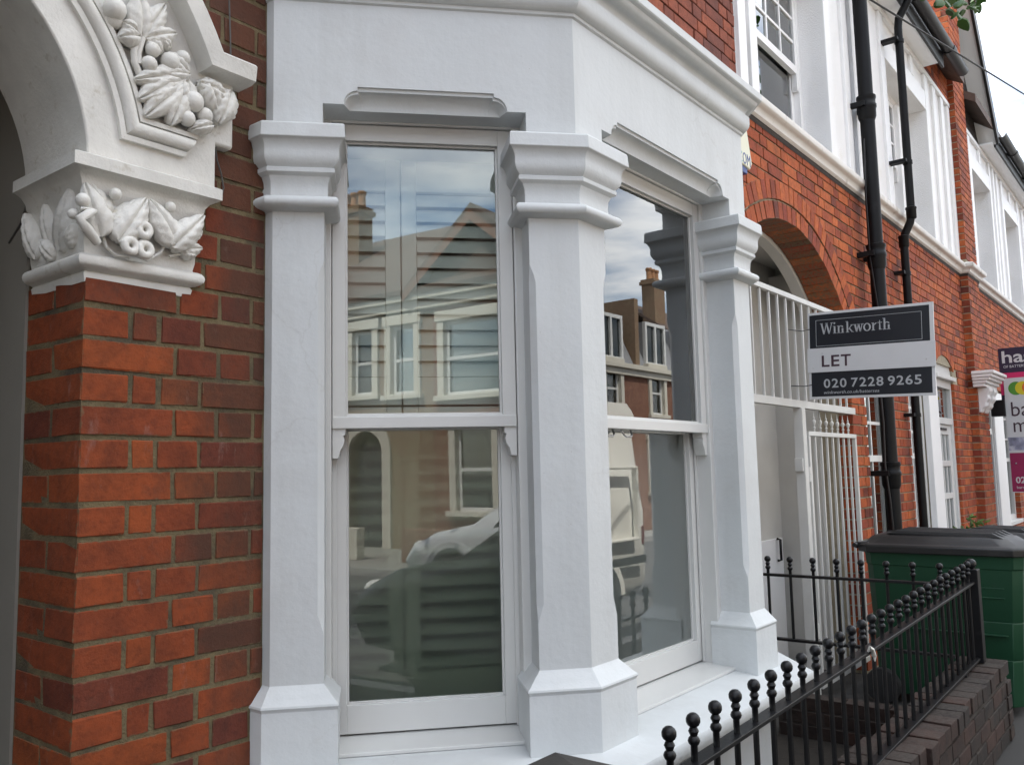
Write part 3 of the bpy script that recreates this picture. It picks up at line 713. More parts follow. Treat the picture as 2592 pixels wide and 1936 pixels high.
carve_ball(arch, zG(1000,85), 0.026); carve_ball(arch, zG(990,180,YS-0.01), 0.022)
for (x, y, r) in ((1300,560,0.019), (1590,510,0.019), (1480,545,0.024), (1680,890,0.027), (1630,1035,0.020), (1785,1010,0.020), (1330,440,0.018)):
    carve_ball(arch, zG(x, y), r)
carve_leaf(arch, [((1740,720),(2000,870),1.0), ((2010,800),(1900,1080),1.25), ((1800,690),(1900,1000),1.0), ((1850,1090),(1660,1130),0.7)], zG, 0.026, 0.030, 'scroll_leaf', crease=0.3)
for q in range(3):                                   # the same vine goes on over the crown of the arch, outside the frame
    a = R(52+24*q)
    def pol(dr, da, yy=YS-0.02, a=a): return Vector((AX+(0.718+dr)*math.cos(a+da), yy, AZ+(0.718+dr)*math.sin(a+da)))
    mb = MB()
    for (dr, da) in ((0.085, 0.02), (0.05, 0.14), (-0.06, 0.12), (-0.08, -0.02), (0.03, -0.14)): lobe(mb, pol(0, 0), pol(dr, da), 0.03, FU, 0.022, crease=0.35)
    mb.build('vine_leaf', 'carved', arch, 60)
    carve_ball(arch, pol(-0.05, 0.22), 0.022); carve_ball(arch, pol(0.03, 0.24), 0.019)
# --- pier capital
cap = part('pier_capital', h1)
# plan path: along the jamb (from inside) round the corner and along the front. outward = right of travel
cpath = [(0.012, 0.262), (0.012, 0.0), (0.252, 0.0), (0.252, 0.05)]
cpath = [(0.012, 0.262), (0.012, 0.012), (0.248, 0.012), (0.248, 0.06)]
prof = [(0.0, 1.895), (0.012, 1.900), (0.016, 1.918), (0.012, 1.924)]
for i in range(9):
    a = -math.pi/2+math.pi*i/8; prof.append((0.018+0.020*math.cos(a), 1.945+0.018*math.sin(a)))
prof += [(0.016, 1.966), (0.020, 1.985), (0.022, 2.06), (0.028, 2.105), (0.034, 2.112), (0.036, 2.124), (0.046, 2.138), (0.060, 2.146), (0.066, 2.148), (0.066, 2.176), (0.050, 2.184), (0.0, 2.186)]
mb = MB(); sweep(mb, cpath, prof)
for j in (-1,): mb.add([(*offset_path(cpath, e)[j], z) for e, z in prof], [tuple(range(len(prof)))])
mb.add([(*p, 1.895) for p in (cpath[0], cpath[1], cpath[2], (0.248, 0.262))], [(0, 1, 2, 3)])
mb.add([(*p, 2.186) for p in (cpath[0], cpath[1], cpath[2], (0.248, 0.262))], [(3, 2, 1, 0)])
weld(mb).build('mouldings', 'carved', cap, 50)
LF = dict(nm='leaf', crease=0.3)
carve_leaf(cap, [((880,760),(745,285),1.5)], lambda x, y: zH(x, y, -0.030), 0.022, 0.020, up=(-0.5,-1,0), shape=0.65, **LF)
carve_leaf(cap, [((960,700),(800,300),1.5)], lambda x, y: zH(x, y, -0.022), 0.024, 0.016, up=(0.1,-1,0), shape=0.7, **LF)
carve_leaf(cap, [((1035,800),(1282,425),1.25)], lambda x, y: zH(x, y, -0.040), 0.027, 0.028, up=(-0.1,-1,0.1), shape=0.7, **LF)
carve_leaf(cap, [((920,670),(1250,420),0.8)], lambda x, y: zH(x, y, -0.028), 0.022, 0.018, up=(-0.3,-1,0.1), shape=0.8, **LF)
carve_leaf(cap, [((1545,830),(1305,430),1.25)], lambda x, y: zH(x, y, -0.036), 0.026, 0.026, up=(0.1,-1,0.1), shape=0.7, **LF)
carve_leaf(cap, [((1500,850),(1785,570),1.1)], lambda x, y: zH(x, y, -0.038), 0.027, 0.028, up=(0.1,-1,0.2), shape=0.75, **LF)
carve_leaf(cap, [((1560,870),(1770,860),1.0), ((1640,800),(1765,700),0.7), ((1600,900),(1720,920),0.7)], lambda x, y: zH(x, y, -0.025), 0.020, 0.022, up=(0.3,-1,0), nm='small_leaf', crease=0.3)
mb = MB(); mb.tube([zH(700,520,-0.05), zH(800,540,-0.055), zH(700,600,-0.06), zH(770,700,-0.055), zH(850,810,-0.04)], [0.008, 0.013, 0.011, 0.012, 0.010], 9); mb.build('curling_stem', 'carved', cap, 70)
for (x, y, yy, r) in ((725,440,-0.05,0.016), (1010,385,-0.035,0.014), (1490,500,-0.035,0.013), (640,560,-0.03,0.012)): carve_ball(cap, zH(x, y, yy), r)
for (x, y) in ((1258,700), (1140,838), (1268,872)):
    mb = MB(); mb.torus(zH(x, y, -0.05), 0.0145, 0.0095, (0.1, -1, 0.1)); mb.build('flower_ring', 'carved', cap, 80)
mb = MB(); mb.tube([zH(900,750,-0.02), zH(930,850,-0.022), zH(1010,920,-0.022), zH(1130,935,-0.022)], 0.004, 7); mb.tube([zH(1160,910,-0.022), zH(1290,965,-0.022), zH(1400,900,-0.022), zH(1450,820,-0.022)], 0.004, 7); mb.tube([zH(1480,930,-0.018), zH(1600,905,-0.02), zH(1700,930,-0.02)], 0.0035, 7); mb.build('tendril', 'carved', cap, 70)
for (b, t, wv, bl_) in (((-0.012,0.215,1.985),(-0.030,0.250,2.100),0.024,0.026), ((-0.012,0.100,1.985),(-0.026,0.030,2.112),0.040,0.022), ((-0.012,0.150,2.010),(-0.024,0.160,2.105),0.024,0.018), ((-0.012,0.130,1.972),(-0.028,0.165,2.020),0.020,0.020), ((-0.012,0.055,1.985),(-0.022,0.020,2.03),0.020,0.016), ((-0.012,0.235,1.99),(-0.024,0.262,2.07),0.018,0.018)):
    mb = MB(); lobe(mb, b, t, wv, (-1, -0.1, 0), bl_, shape=0.75, crease=0.3); mb.build('leaf', 'carved', cap, 60)

# --- the bay: frieze, cornice, pilasters
WIN = {'c': (0.132, 0.701), 'f': (1.250, 2.156)}
ZT = 2.80
def frieze(face, u0, u1, a0, a1, parent):
    """stucco band over one face of the bay with its stop-chamfered window head"""
    mb = MB(); P = face.P; zl, zt2, dz = 2.474, 2.526, 0.043
    l0, r0 = a0+0.056, a1-0.054
    l1, r1 = a0+0.094, a1-0.091
    crv = lambda x0, x1: [(x0+(x1-x0)*(1-math.cos(t*math.pi/2*1.0)), zl+(zt2-0.011-zl)*math.sin(t*math.pi/2)) for t in [i/6 for i in range(7)]]
    Lc = crv(l0, l1); Rc = crv(r0, r1)
    head = Lc + [(l1, zt2), (r1, zt2)] + Rc[::-1]
    outl = [(u0, 2.385), (u0, ZT), (u1, ZT), (u1, 2.385), (a1, 2.385), (a1, zl)] + head[::-1] + [(a0, zl), (a0, 2.385)]
    mb.add([P(a, 0, z) for a, z in outl], [tuple(range(len(outl)))])
    face_o = mb.build('frieze', 'stucco', parent, 0); mb = MB()
    # hollow chamfer: fillet step, then a concave sweep down to the soffit line
    n = len(head); inn = [(l0+0.016+(r0-l0-0.032)*((a-l0)/(r0-l0)), zl) for a, z in head]; rows = []
    for (dd, tz) in [(0.0, 0.0), (0.007, 0.0), (0.007, 0.20)] + [(0.007+(dz-0.007)*math.sin(t*math.pi/2), 0.20+0.80*(1-math.cos(t*math.pi/2))) for t in [i/8 for i in range(1, 9)]]:
        row = []
        for (a, z), (b, zb) in zip(head, inn): row.append(P(a+(b-a)*dd/dz, dd, z+(zb-z)*tz))
        rows.append(row)
    o = len(mb.v); K = len(rows)-1
    for row in rows: mb.v += row
    for k in range(K):
        for i in range(n-1): mb.f.append((o+k*n+i, o+k*n+i+1, o+(k+1)*n+i+1, o+(k+1)*n+i))
    so = [(a0, 0), (l0, 0)] + [(inn[0][0], dz), (inn[-1][0], dz)] + [(r0, 0), (a1, 0), (a1, 0.13), (a0, 0.13)]
    mb.add([P(a, d, zl) for a, d in so], [tuple(range(len(so)))])
    for a in (a0, a1): mb.add([P(a, 0, 2.385), P(a, 0.13, 2.385), P(a, 0.13, zl), P(a, 0, zl)], [(0, 1, 2, 3)])
    mb.add([P(a0, 0.13, zl), P(a1, 0.13, zl), P(a1, 0.13, ZT), P(a0, 0.13, ZT)], [(0, 1, 2, 3)])
    return weld(mb).build('window_head', 'stucco', parent, 28)
bay = part('bay_frieze', h1)
frieze(cant, 0.0, SC, *WIN['c'], bay); frieze(front, KX, K2X, *WIN['f'], bay); frieze(rcant, 0.0, SC, *WIN['c'], bay)
mb = MB()
for s in (1, -1):
    pts = [(QX, 0.02), (QX, QY)] if s > 0 else [mir((QX, 0.02)), mir((QX, QY))]
    mb.add([(*pts[0], 2.385), (*pts[1], 2.385), (*pts[1], ZT), (*pts[0], ZT)], [(0, 1, 2, 3)])
mb.build('frieze_return', 'stucco', bay, 0)
bpath = [(QX, 0.02), (QX, QY), (KX, KY), (K2X, YF), mir((QX, QY)), mir((QX, 0.02))]
def curve_prof(p0, p1, kind, n=6):
    out = []
    for i in range(1, n+1):
        t = i/n
        if kind == 'ovolo': e = p0[0]+(p1[0]-p0[0])*math.sin(t*math.pi/2); z = p0[1]+(p1[1]-p0[1])*(1-math.cos(t*math.pi/2))
        else: e = p0[0]+(p1[0]-p0[0])*(1-math.cos(t*math.pi/2)); z = p0[1]+(p1[1]-p0[1])*math.sin(t*math.pi/2)
        out.append((e, z))
    return out
prof = [(0.0, 2.766), (0.007, 2.770), (0.007, 2.780)]
prof += curve_prof((0.007, 2.780), (0.034, 2.812), 'ovolo') + [(0.034, 2.838), (0.022, 2.842), (0.020, 2.852)]
prof += curve_prof((0.020, 2.852), (0.038, 2.872), 'cavetto', 5) + curve_prof((0.038, 2.872), (0.066, 2.892), 'ovolo', 5) + [(0.078, 2.895), (0.082, 2.899), (0.082, 2.926), (0.074, 2.934), (-0.12, 2.955)]
mb = MB(); sweep(mb, bpath, prof); weld(mb).build('cornice', 'stucco', h1, 24)
mb = MB(); mb.add([(*p, 2.954) for p in offset_path(bpath, -0.10)], [tuple(range(6))]); mb.build('bay_roof', 'lead', h1, 0)

CAPP = [(0.0, 2.164), (0.012, 2.168)]
for i in range(9):
    a = -math.pi/2+math.pi*i/8; CAPP.append((0.024+0.016*math.cos(a), 2.1855+0.0155*math.sin(a)))
CAPP += [(0.0105, 2.203), (0.0095, 2.225), (0.011, 2.245), (0.017, 2.260), (0.0275, 2.266), (0.0295, 2.268), (0.0300, 2.279), (0.026, 2.281)]
CAPP += [(0.034, 2.290), (0.0395, 2.300), (0.0415, 2.312), (0.0410, 2.324), (0.0420, 2.334), (0.0460, 2.344), (0.0520, 2.352), (0.0575, 2.355), (0.0585, 2.357), (0.0560, 2.392), (0.0530, 2.3965), (0.0, 2.400)]
BASP = [(0.0, 0.922), (0.004, 0.916), (0.012, 0.908), (0.022, 0.896), (0.032, 0.884), (0.038, 0.879), (0.0395, 0.874), (0.036, 0.869), (0.0345, 0.864), (0.0355, 0.860), (0.0355, 0.700)]
def pilaster(path, chamf):
    """path = plan outline; chamf = indices of the arrises that carry a stopped chamfer"""
    pl = part('pilaster', h1)
    rings_ = []
    for z, c in ((0.90, 0.0006), (1.045, 0.0006), (1.075, 0.010), (1.095, 0.0165), (1.98, 0.0165), (2.0, 0.012), (2.03, 0.0006), (2.18, 0.0006)):
        ring = []
        for i, p in enumerate(path):
            if i in chamf:
                for q in (path[i-1], path[i+1]):
                    l = math.hypot(q[0]-p[0], q[1]-p[1]); ring.append((p[0]+(q[0]-p[0])/l*c, p[1]+(q[1]-p[1])/l*c, z))
            else: ring.append((*p, z))
        rings_.append(ring)
    mb = MB(); mb.rings(rings_, False); mb.build('shaft', 'stucco', pl, 20)
    for nm, pr in (('capital', CAPP), ('base', BASP)):
        mb = MB(); sweep(mb, path, pr); weld(mb)
        if nm == 'capital': mb.add([(*p, 2.3995) for p in path] , [tuple(range(len(path)))])
        mb.build(nm, 'stucco', pl, 26)
    return pl
cw, fw = WIN['c'], WIN['f']
p1 = [(QX, 0.03), (QX, QY), cant.p2(cw[0]+0.004, 0), cant.p2(cw[0]+0.004, 0.14)]
p2 = [cant.p2(cw[1], 0.14), cant.p2(cw[1], 0), (KX, KY), (fw[0]-0.004, YF), (fw[0]-0.004, YF+0.14)]
p3 = [(2*XM-x, y) for x, y in reversed(p2)]; p4 = [(2*XM-x, y) for x, y in reversed(p1)]
pilaster(p1, (2,)); pilaster(p2, (1, 3)); pilaster(p3, (1, 3)); pilaster(p4, (1,))
# sill and wall under it
mb = MB(); prof = [(-0.30, 0.722), (-0.05, 0.7175), (0.140, 0.7005), (0.152, 0.697), (0.157, 0.688), (0.156, 0.655), (0.148, 0.646), (0.060, 0.640), (0.012, 0.628), (-0.30, 0.628)]
sweep(mb, bpath, prof, True); weld(mb).build('bay_sill', 'stucco', h1, 40)
mb = MB(); sweep(mb, bpath, [(0.0, 0.64), (0.0, 0.26), (0.03, 0.235), (0.03, 0.0)]); sweep(mb, bpath, [(-0.2, 0.64), (-0.2, 0.0)]); mb.build('bay_plinth', 'stucco', h1, 30)

# --- sash windows of the bay
def sash_window(face, a0, a1, lifts=False, label=None):
    wn = part('sash_window', h1)
    if label: wn['label'] = label
    B = lambda mb, *a: face.box(mb, *a)
    s0, s1 = a0+0.020, a1-0.026          # sash edges
    g0, g1 = s0+0.037, s1-0.040          # glass edges
    zt, zm0, zm1, zb = 2.467, 1.584, 1.620, 0.738
    mb = MB()
    B(mb, a0-0.03, s0-0.002, 0.112, 0.245, 0.722, 2.51); B(mb, s1+0.002, a1+0.03, 0.112, 0.245, 0.722, 2.51)
    B(mb, s0-0.002, s1+0.002, 0.112, 0.245, zt+0.002, 2.51)
    mb.build('frame', 'sash', wn, 0, 0.003)
    mb = MB(); B(mb, s0-0.002, s0+0.010, 0.168, 0.176, zb, zt); B(mb, s1-0.010, s1+0.002, 0.168, 0.176, zb, zt); mb.build('parting_bead', 'sash', wn, 0, 0.001)
    mb = MB(); P = face.P
    mb.hexa([P(a0+0.006,0.050,0.7185),P(a1-0.006,0.050,0.7185),P(a1-0.006,0.25,0.7205),P(a0+0.006,0.25,0.7205),P(a0+0.006,0.050,0.729),P(a1-0.006,0.050,0.729),P(a1-0.006,0.25,0.7385),P(a0+0.006,0.25,0.7385)])
    mb.build('timber_sill', 'sash', wn, 0, 0.002)
    def sash(name, d0, d1, z0, z1, zg0, zg1):
        mb = MB()
        B(mb, s0, g0, d0, d1, z0, z1); B(mb, g1, s1, d0, d1, z0, z1)
        B(mb, g0, g1, d0+0.0004, d1, z0, zg0); B(mb, g0, g1, d0+0.0004, d1, zg1, z1)
        o = mb.build(name, 'sash', wn, 0, 0.0015)
        mb = MB(); t = 0.006                                       # glazing bead
        for q in ((g0-0.001, g0+t, zg0, zg1), (g1-t, g1+0.001, zg0, zg1), (g0+t, g1-t, zg0-0.001, zg0+t), (g0+t, g1-t, zg1-t, zg1+0.001)): B(mb, q[0], q[1], d0+0.014, d0+0.022, q[2], q[3])
        mb.build('glazing_bead', 'sash', wn, 0, 0.001)
    sash('upper_sash', 0.122, 0.166, zm0, zt, zm1, 2.419)
    sash('lower_sash', 0.179, 0.224, zb+0.003, 1.622, 0.818, 1.586)
    mb = MB(); B(mb, g0-0.004, g1+0.004, 0.144, 0.148, zm1-0.004, 2.423); mb.build('pane', 'glass', wn, 0)
    mb = MB(); B(mb, g0-0.004, g1+0.004, 0.200, 0.204, 0.814, 1.59); mb.build('pane', 'frost_milky' if lifts else 'frost', wn, 0)
    mb = MB(); B(mb, s0, s1, 0.117, 0.124, zm0-0.001, zm1-0.004); mb.build('meeting_rail', 'sash', wn, 0, 0.002)
    hp = [(0, 1.586), (0.036, 1.586), (0.036, 1.566), (0.030, 1.562), (0.034, 1.550), (0.031, 1.536), (0.022, 1.522), (0.019, 1.508), (0.017, 1.500), (0.0, 1.500)]
    for sg, ax in ((1, s0), (-1, s1)):
        mb = MB(); mb.prism([(ax+sg*x, z) for x, z in hp], 0.124, 0.165, face.P); mb.build('sash_horn', 'sash', wn, 25, 0.001)
    if lifts:
        for ax in (a0+0.232, a0+0.345):
            mb = MB(); mb.tube([P(ax-0.030, 0.158, 1.584), P(ax-0.026, 0.150, 1.568), P(ax-0.014, 0.148, 1.561), P(ax+0.014, 0.148, 1.561), P(ax+0.026, 0.150, 1.568), P(ax+0.030, 0.158, 1.584)], 0.0038, 8)
            mb.build('lift_handle', 'steel', wn, 60)
    return wn
sash_window(cant, *cw); sash_window(front, *fw, lifts=True); sash_window(rcant, *cw)

# --- plantation shutters behind the left window (tier on tier)
_lv = {}
def shutter(face, a0, a1, z0, z1, tilt, label, stile=0.046, top=0.075, bot=0.075, d=0.30):
    t = empty('window_shutter', (0, 0, 0), label, 'shutter', 'louvred shutters inside the bay')
    B = lambda mb, *a: face.box(mb, *a)
    mb = MB(); B(mb, a0, a0+stile, d, d+0.026, z0, z1); mb.build('stile', 'shutter', t, 0, 0.002)
    mb = MB(); B(mb, a1-stile, a1, d, d+0.026, z0, z1); mb.build('stile', 'shutter', t, 0, 0.002)
    mb = MB(); B(mb, a0+stile, a1-stile, d+0.001, d+0.025, z1-top, z1); mb.build('rail', 'shutter', t, 0, 0.002)
    mb = MB(); B(mb, a0+stile, a1-stile, d+0.001, d+0.025, z0, z0+bot); mb.build('rail', 'shutter', t, 0, 0.002)
    n = int((z1-top-z0-bot)/0.0455); pit = (z1-top-z0-bot)/n
    for k in range(n):
        zc = z0+bot+pit*(k+0.5); mb = MB(); hw = 0.0275; rs = []
        for a in (a0+stile+0.001, a1-stile-0.001):
            ring = []
            for q in range(10):
                an = 2*math.pi*q/10; lx, lz = 0.0042*math.cos(an), hw*math.sin(an)
                dd = lx*math.cos(tilt)+lz*math.sin(tilt); dz = -lx*math.sin(tilt)+lz*math.cos(tilt)
                ring.append(face.P(a, d+0.013+dd, zc+dz))
            rs.append(ring)
        mb.rings(rs); mb.build('louvre', 'shutter', t, 60)
    return t
shutter(cant, 0.100, 0.352, 1.662, 2.43, R(30), 'white louvred shutter, left leaf of the upper pair behind the side window', bot=0.085, top=0.10)
shutter(cant, 0.356, 0.712, 1.662, 2.43, R(30), 'white louvred shutter, right leaf of the upper pair behind the side window', bot=0.085, top=0.10)
shutter(cant, 0.100, 0.352, 0.79, 1.656, R(60), 'white louvred shutter, left leaf of the lower pair behind obscured glass', bot=0.085)
shutter(cant, 0.356, 0.712, 0.79, 1.656, R(60), 'white louvred shutter, right leaf of the lower pair behind obscured glass', bot=0.085)
shutter(front, 1.93, 2.22, 0.79, 2.43, R(8), 'white louvred shutter behind the right edge of the front bay window', d=0.33)
shutter(front, 1.60, 1.925, 0.79, 2.43, R(8), 'added white louvred shutter lightening the middle of the front bay window', d=0.33)  # leaf added as a pale surface to lighten the glass in front of it

# --- the mirrored bay of the house to the left, outside the frame; it shades the porch
h0 = empty('terraced_house', (0, 0, 0), 'white bay-fronted terraced house next door to the left, outside the photograph', 'house')
h0.location = (-1.45, 0, 0); h0.scale = (-1, 1, 1)
for c0 in list(h1.children):
    if c0.name.split('.')[0] in ('bay_frieze', 'cornice', 'bay_roof', 'pilaster', 'sash_window', 'bay_sill', 'bay_plinth'):
        c1 = c0.copy(); col.objects.link(c1); c1.parent = h0
        for g0 in list(c0.children): g1 = g0.copy(); col.objects.link(g1); g1.parent = c1
mb = MB(); mb.box(-4.9, -1.905, 0.004, 0.3, 0, 5.6); mb.box(-4.9, -1.905, 7.8, 8.0, 0, 5.6); mb.build('wall', 'brick_near', h0, 0)
house_roof(h0, 0.455, 3.45, 5.65, 8.3)
for o_ in list(h0.children):
    if o_.name.startswith('wall'):
        for v_ in o_.data.vertices: v_.co.x = -1.45-v_.co.x

# --- thin cable running down the brick pier
mb = MB(); mb.tube([unpx(580, 0, -0.008), unpx(583, 90, -0.008), unpx(584, 165, -0.012)], 0.0022, 6)
tag(mb.build('cable', 'cable', None, 60), 'thin grey cable hanging down the brickwork above the hood mould', 'cable', 'cables on the brick pier')
mb = MB(); mb.tube([unpx(548, 318, -0.012), unpx(544, 362, -0.012), unpx(549, 405, -0.010), unpx(560, 440, -0.010), unpx(566, 476, -0.010), unpx(560, 498, -0.012), unpx(545, 504, -0.015), unpx(523, 498, -0.02)], 0.0022, 6)
tag(mb.build('cable', 'cable', None, 60), 'looped grey cable beside the carved capital', 'cable', 'cables on the brick pier')
mb = MB(); mb.tube([(0.01, 0.30, 2.19), (-0.004, 0.285, 2.187), (-0.006, 0.290, 2.15), (-0.004, 0.33, 2.10), (-0.004, 0.40, 2.06)], 0.003, 6)
tag(mb.build('cable', 'cable', None, 60), 'dark cable on the porch wall left of the carved capital', 'cable', 'cables on the brick pier')

# ================================================================== house 2: red brick below, white render above
h2 = empty('terraced_house', (0, 0, 0), 'neighbouring terraced house, orange brick below and white render above, with an arched porch', 'house')
X2, X3 = 3.30, 9.64
PAX, PAR, PAZ = 4.46, 1.30, 1.695            # porch arch circle
PHW = 1.035; ZSP = PAZ+math.sqrt(PAR**2-PHW**2)
RO1, RO2 = PAR+0.115, PAR+0.245
ZSC0, ZSC1 = 3.535, 3.66                     # sill course
holes = [(PAX-PHW, PAX+PHW, 0.0, 3.12), (5.845, 6.59, 0.70, 2.40), (7.08, 7.80, 0.70, 2.45), (8.16, 8.93, 0.0, 2.42)]
mb = MB(); wall_slab(mb, X2, X3, 0.0, ZSC0, 0.010, 0.24, holes)
for sg in (-1, 1):                            # spandrels of the arch
    n = 18
    for i in range(n):
        xa, xb = PAX+sg*PHW*i/n, PAX+sg*PHW*(i+1)/n
        za, zb = PAZ+math.sqrt(PAR**2-(xa-PAX)**2), PAZ+math.sqrt(PAR**2-(xb-PAX)**2)
        mb.hexa([(xa,0.0101,za+0.02),(xb,0.0101,zb+0.02),(xb,0.239,zb+0.02),(xa,0.239,za+0.02),(xa,0.0101,3.12),(xb,0.0101,3.12),(xb,0.239,3.12),(xa,0.239,3.12)])
bw2 = mb.build('brick_wall', 'mortar_far', h2, 0)
holes_b = [holes[1], (7.08, 8.93, 0.0, 2.42), (7.08, 7.80, 2.40, 2.45)]
rect2 = [(5.845, 6.59, 0.0, 2.40), (7.08, 7.80, 0.0, 2.45)]
def skip2(a, b, z, zt):
    segs = cut_rects(holes_b)(a, b, z, zt)
    zc = (z+zt)/2; out = []
    for (c, d) in segs:
        cutl = None
        if zc > ZSP-0.03:
            if zt < PAZ+RO2-0.012: hwid = math.sqrt(max(0, (RO2-0.01)**2-(zt-PAZ)**2))-0.02; cutl = (PAX-hwid, PAX+hwid)
        else: cutl = (PAX-PHW, PAX+PHW)
        if zc < 2.62 and zc > 2.26:          # little arch over the door
            hw = 0.62*math.sqrt(max(0, 1-((zc-2.22)/0.38)**2)); 
            if d > 8.545-hw and c < 8.545+hw:
                if c < 8.545-hw: out.append((c, 8.545-hw))
                if d > 8.545+hw: out.append((8.545+hw, d))
                continue
        if cutl is None or d <= cutl[0] or c >= cutl[1]: out.append((c, d)); continue
        if c < cutl[0]: out.append((c, cutl[0]))
        if d > cutl[1]: out.append((cutl[1], d))
    return out
br = lay(X2, X3-0.005, 0.02, ZSC0-0.01, skip2, j=0.010)
wall_bricks(br, 0.0, bw2, 'brick_far', 'brick_far_s', 300)
# arch rings
ar2 = part('brick_arch', h2)
def ring(cx, cz, ri, ro, a0, a1, n, depth, parent, mat, y0=0.0, j=0.008):
    for i in range(n):
        a = a0+(a1-a0)*(i+0.5)/n; rm = (ri+ro)/2; wd = (a1-a0)/n*rm-j
        rot = Matrix.Rotation(-(a-math.pi/2), 3, 'Y')
        put_brick((cx+rm*math.cos(a), y0+depth/2+random.uniform(-0.002, 0.002), cz+rm*math.sin(a)), (abs(wd), depth, ro-ri-j*0.6), rot, parent, mat, 'voussoir')
th = math.asin(PHW/PAR)
ring(PAX, PAZ, PAR, RO1, math.pi/2-th, math.pi/2+th, 33, 0.215, ar2, 'brick_far')
ring(PAX, PAZ, RO1+0.006, RO2, math.pi/2-th*1.02, math.pi/2+th*1.02, 36, 0.104, ar2, 'brick_far', y0=-0.0045)
ring(8.545, 1.86, 0.66, 0.78, R(52), R(128), 14, 0.10, ar2, 'brick_far')
# porch behind the arch
mb = MB()
x0, x1 = PAX-PHW, PAX+PHW
mb.box(x1-0.012, x1+0.20, 0.245, 0.56, 0, 2.9); mb.box(x0-0.12, x0+0.012, 0.245, 0.56, 0, 2.9); mb.box(x0-0.2, x1+0.2, 0.56, 0.62, 0, 3.1); mb.box(x0-0.12, x1+0.2, 0.245, 0.56, 2.98, 3.1)
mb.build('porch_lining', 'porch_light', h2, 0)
mb = MB()                                      # rough plaster ring inside the brick soffit
n = 24
for i in range(n):
    a, b = math.pi/2-th+2*th*i/n, math.pi/2-th+2*th*(i+1)/n
    for r0_, r1_ in ((PAR-0.022, PAR+0.1),):
        q = [(PAX+r0_*math.cos(a), PAZ+r0_*math.sin(a)), (PAX+r0_*math.cos(b), PAZ+r0_*math.sin(b)), (PAX+r1_*math.cos(b), PAZ+r1_*math.sin(b)), (PAX+r1_*math.cos(a), PAZ+r1_*math.sin(a))]
        mb.prism(q, 0.222, 0.30)
weld(mb).build('plaster_ring', 'porch_light', h2, 0)
pd = part('porch_door', h2)
mb = MB(); mb.box(4.62, 5.42, 0.535, 0.558, 0.05, 0.93); mb.build('lower_panel', 'batten', pd, 0, 0.004)
mb = MB(); mb.tube([(5.30, 0.53, 0.93), (5.30, 0.505, 0.925), (5.30, 0.505, 0.78), (5.30, 0.53, 0.775)], 0.010, 8); mb.build('handle', 'iron', pd, 50)

# sill course with its break round the pier
mb = MB(); spath = [(3.06, 0.0), (X3, 0.0), (X3, -0.08), (10.25, -0.08), (10.25, 0.0), (20.0, 0.0)]
sp = [(0.012, ZSC0), (0.030, ZSC0+0.012)] + curve_prof((0.030, ZSC0+0.012), (0.060, ZSC0+0.05), 'cavetto', 5) + [(0.074, ZSC0+0.058), (0.078, ZSC0+0.064), (0.078, ZSC0+0.098), (0.072, ZSC0+0.104), (0.0, ZSC1), (-0.1, ZSC1)]
sweep(mb, spath, sp); mb.add([(3.06, -e, z) for e, z in sp], [tuple(range(len(sp)))]); weld(mb).build('sill_course', 'sillcourse', h2, 35)
mb = MB(); sweep(mb, spath, [(0.003, ZSC0-0.030), (0.007, ZSC0-0.015), (0.009, ZSC0+0.001)]); mb.build('ragged_shadow_strip', 'mortar_dark', h2, 0)  # shadow under the sill course put in as a dark strip over ragged brick

# upper floor: render panels, battens, windows
ZE = 5.50
UH = [(3.90, 5.335, ZSC1, 5.05), (7.10, 8.485, ZSC1, 5.05)]
mb = MB(); wall_slab(mb, 3.735, X3, ZSC1-0.1, ZE, 0.004, 0.26, UH, 0.0); uw2 = mb.build('render_wall', 'render', h2, 0)
def bat(a, b, z0, z1, y=-0.022, nm='batten'):
    mb = MB(); mb.box(a, b, y, 0.006, z0, z1); mb.build(nm, 'batten', uw2, 0, 0.004)
bat(3.74, 3.85, ZSC1, ZE)
for (a, b) in ((5.335, 5.46), (5.76, 5.885), (5.995, 6.10), (6.86, 6.985), (8.485, 8.62), (8.84, 8.975), (9.21, 9.33), (9.52, 9.636)): bat(a, b, ZSC1, ZE-0.06, -0.022-0.001*random.random())
bat(3.86, 5.33, 5.052, 5.25, -0.020); bat(6.99, 8.48, 5.052, 5.25, -0.020)
bat(3.74, X3, ZE-0.055, ZE-0.003, -0.030, 'wall_plate')
for x in (4.30, 4.78, 7.42, 7.95): bat(x, x+0.09, 5.252, ZE-0.06)
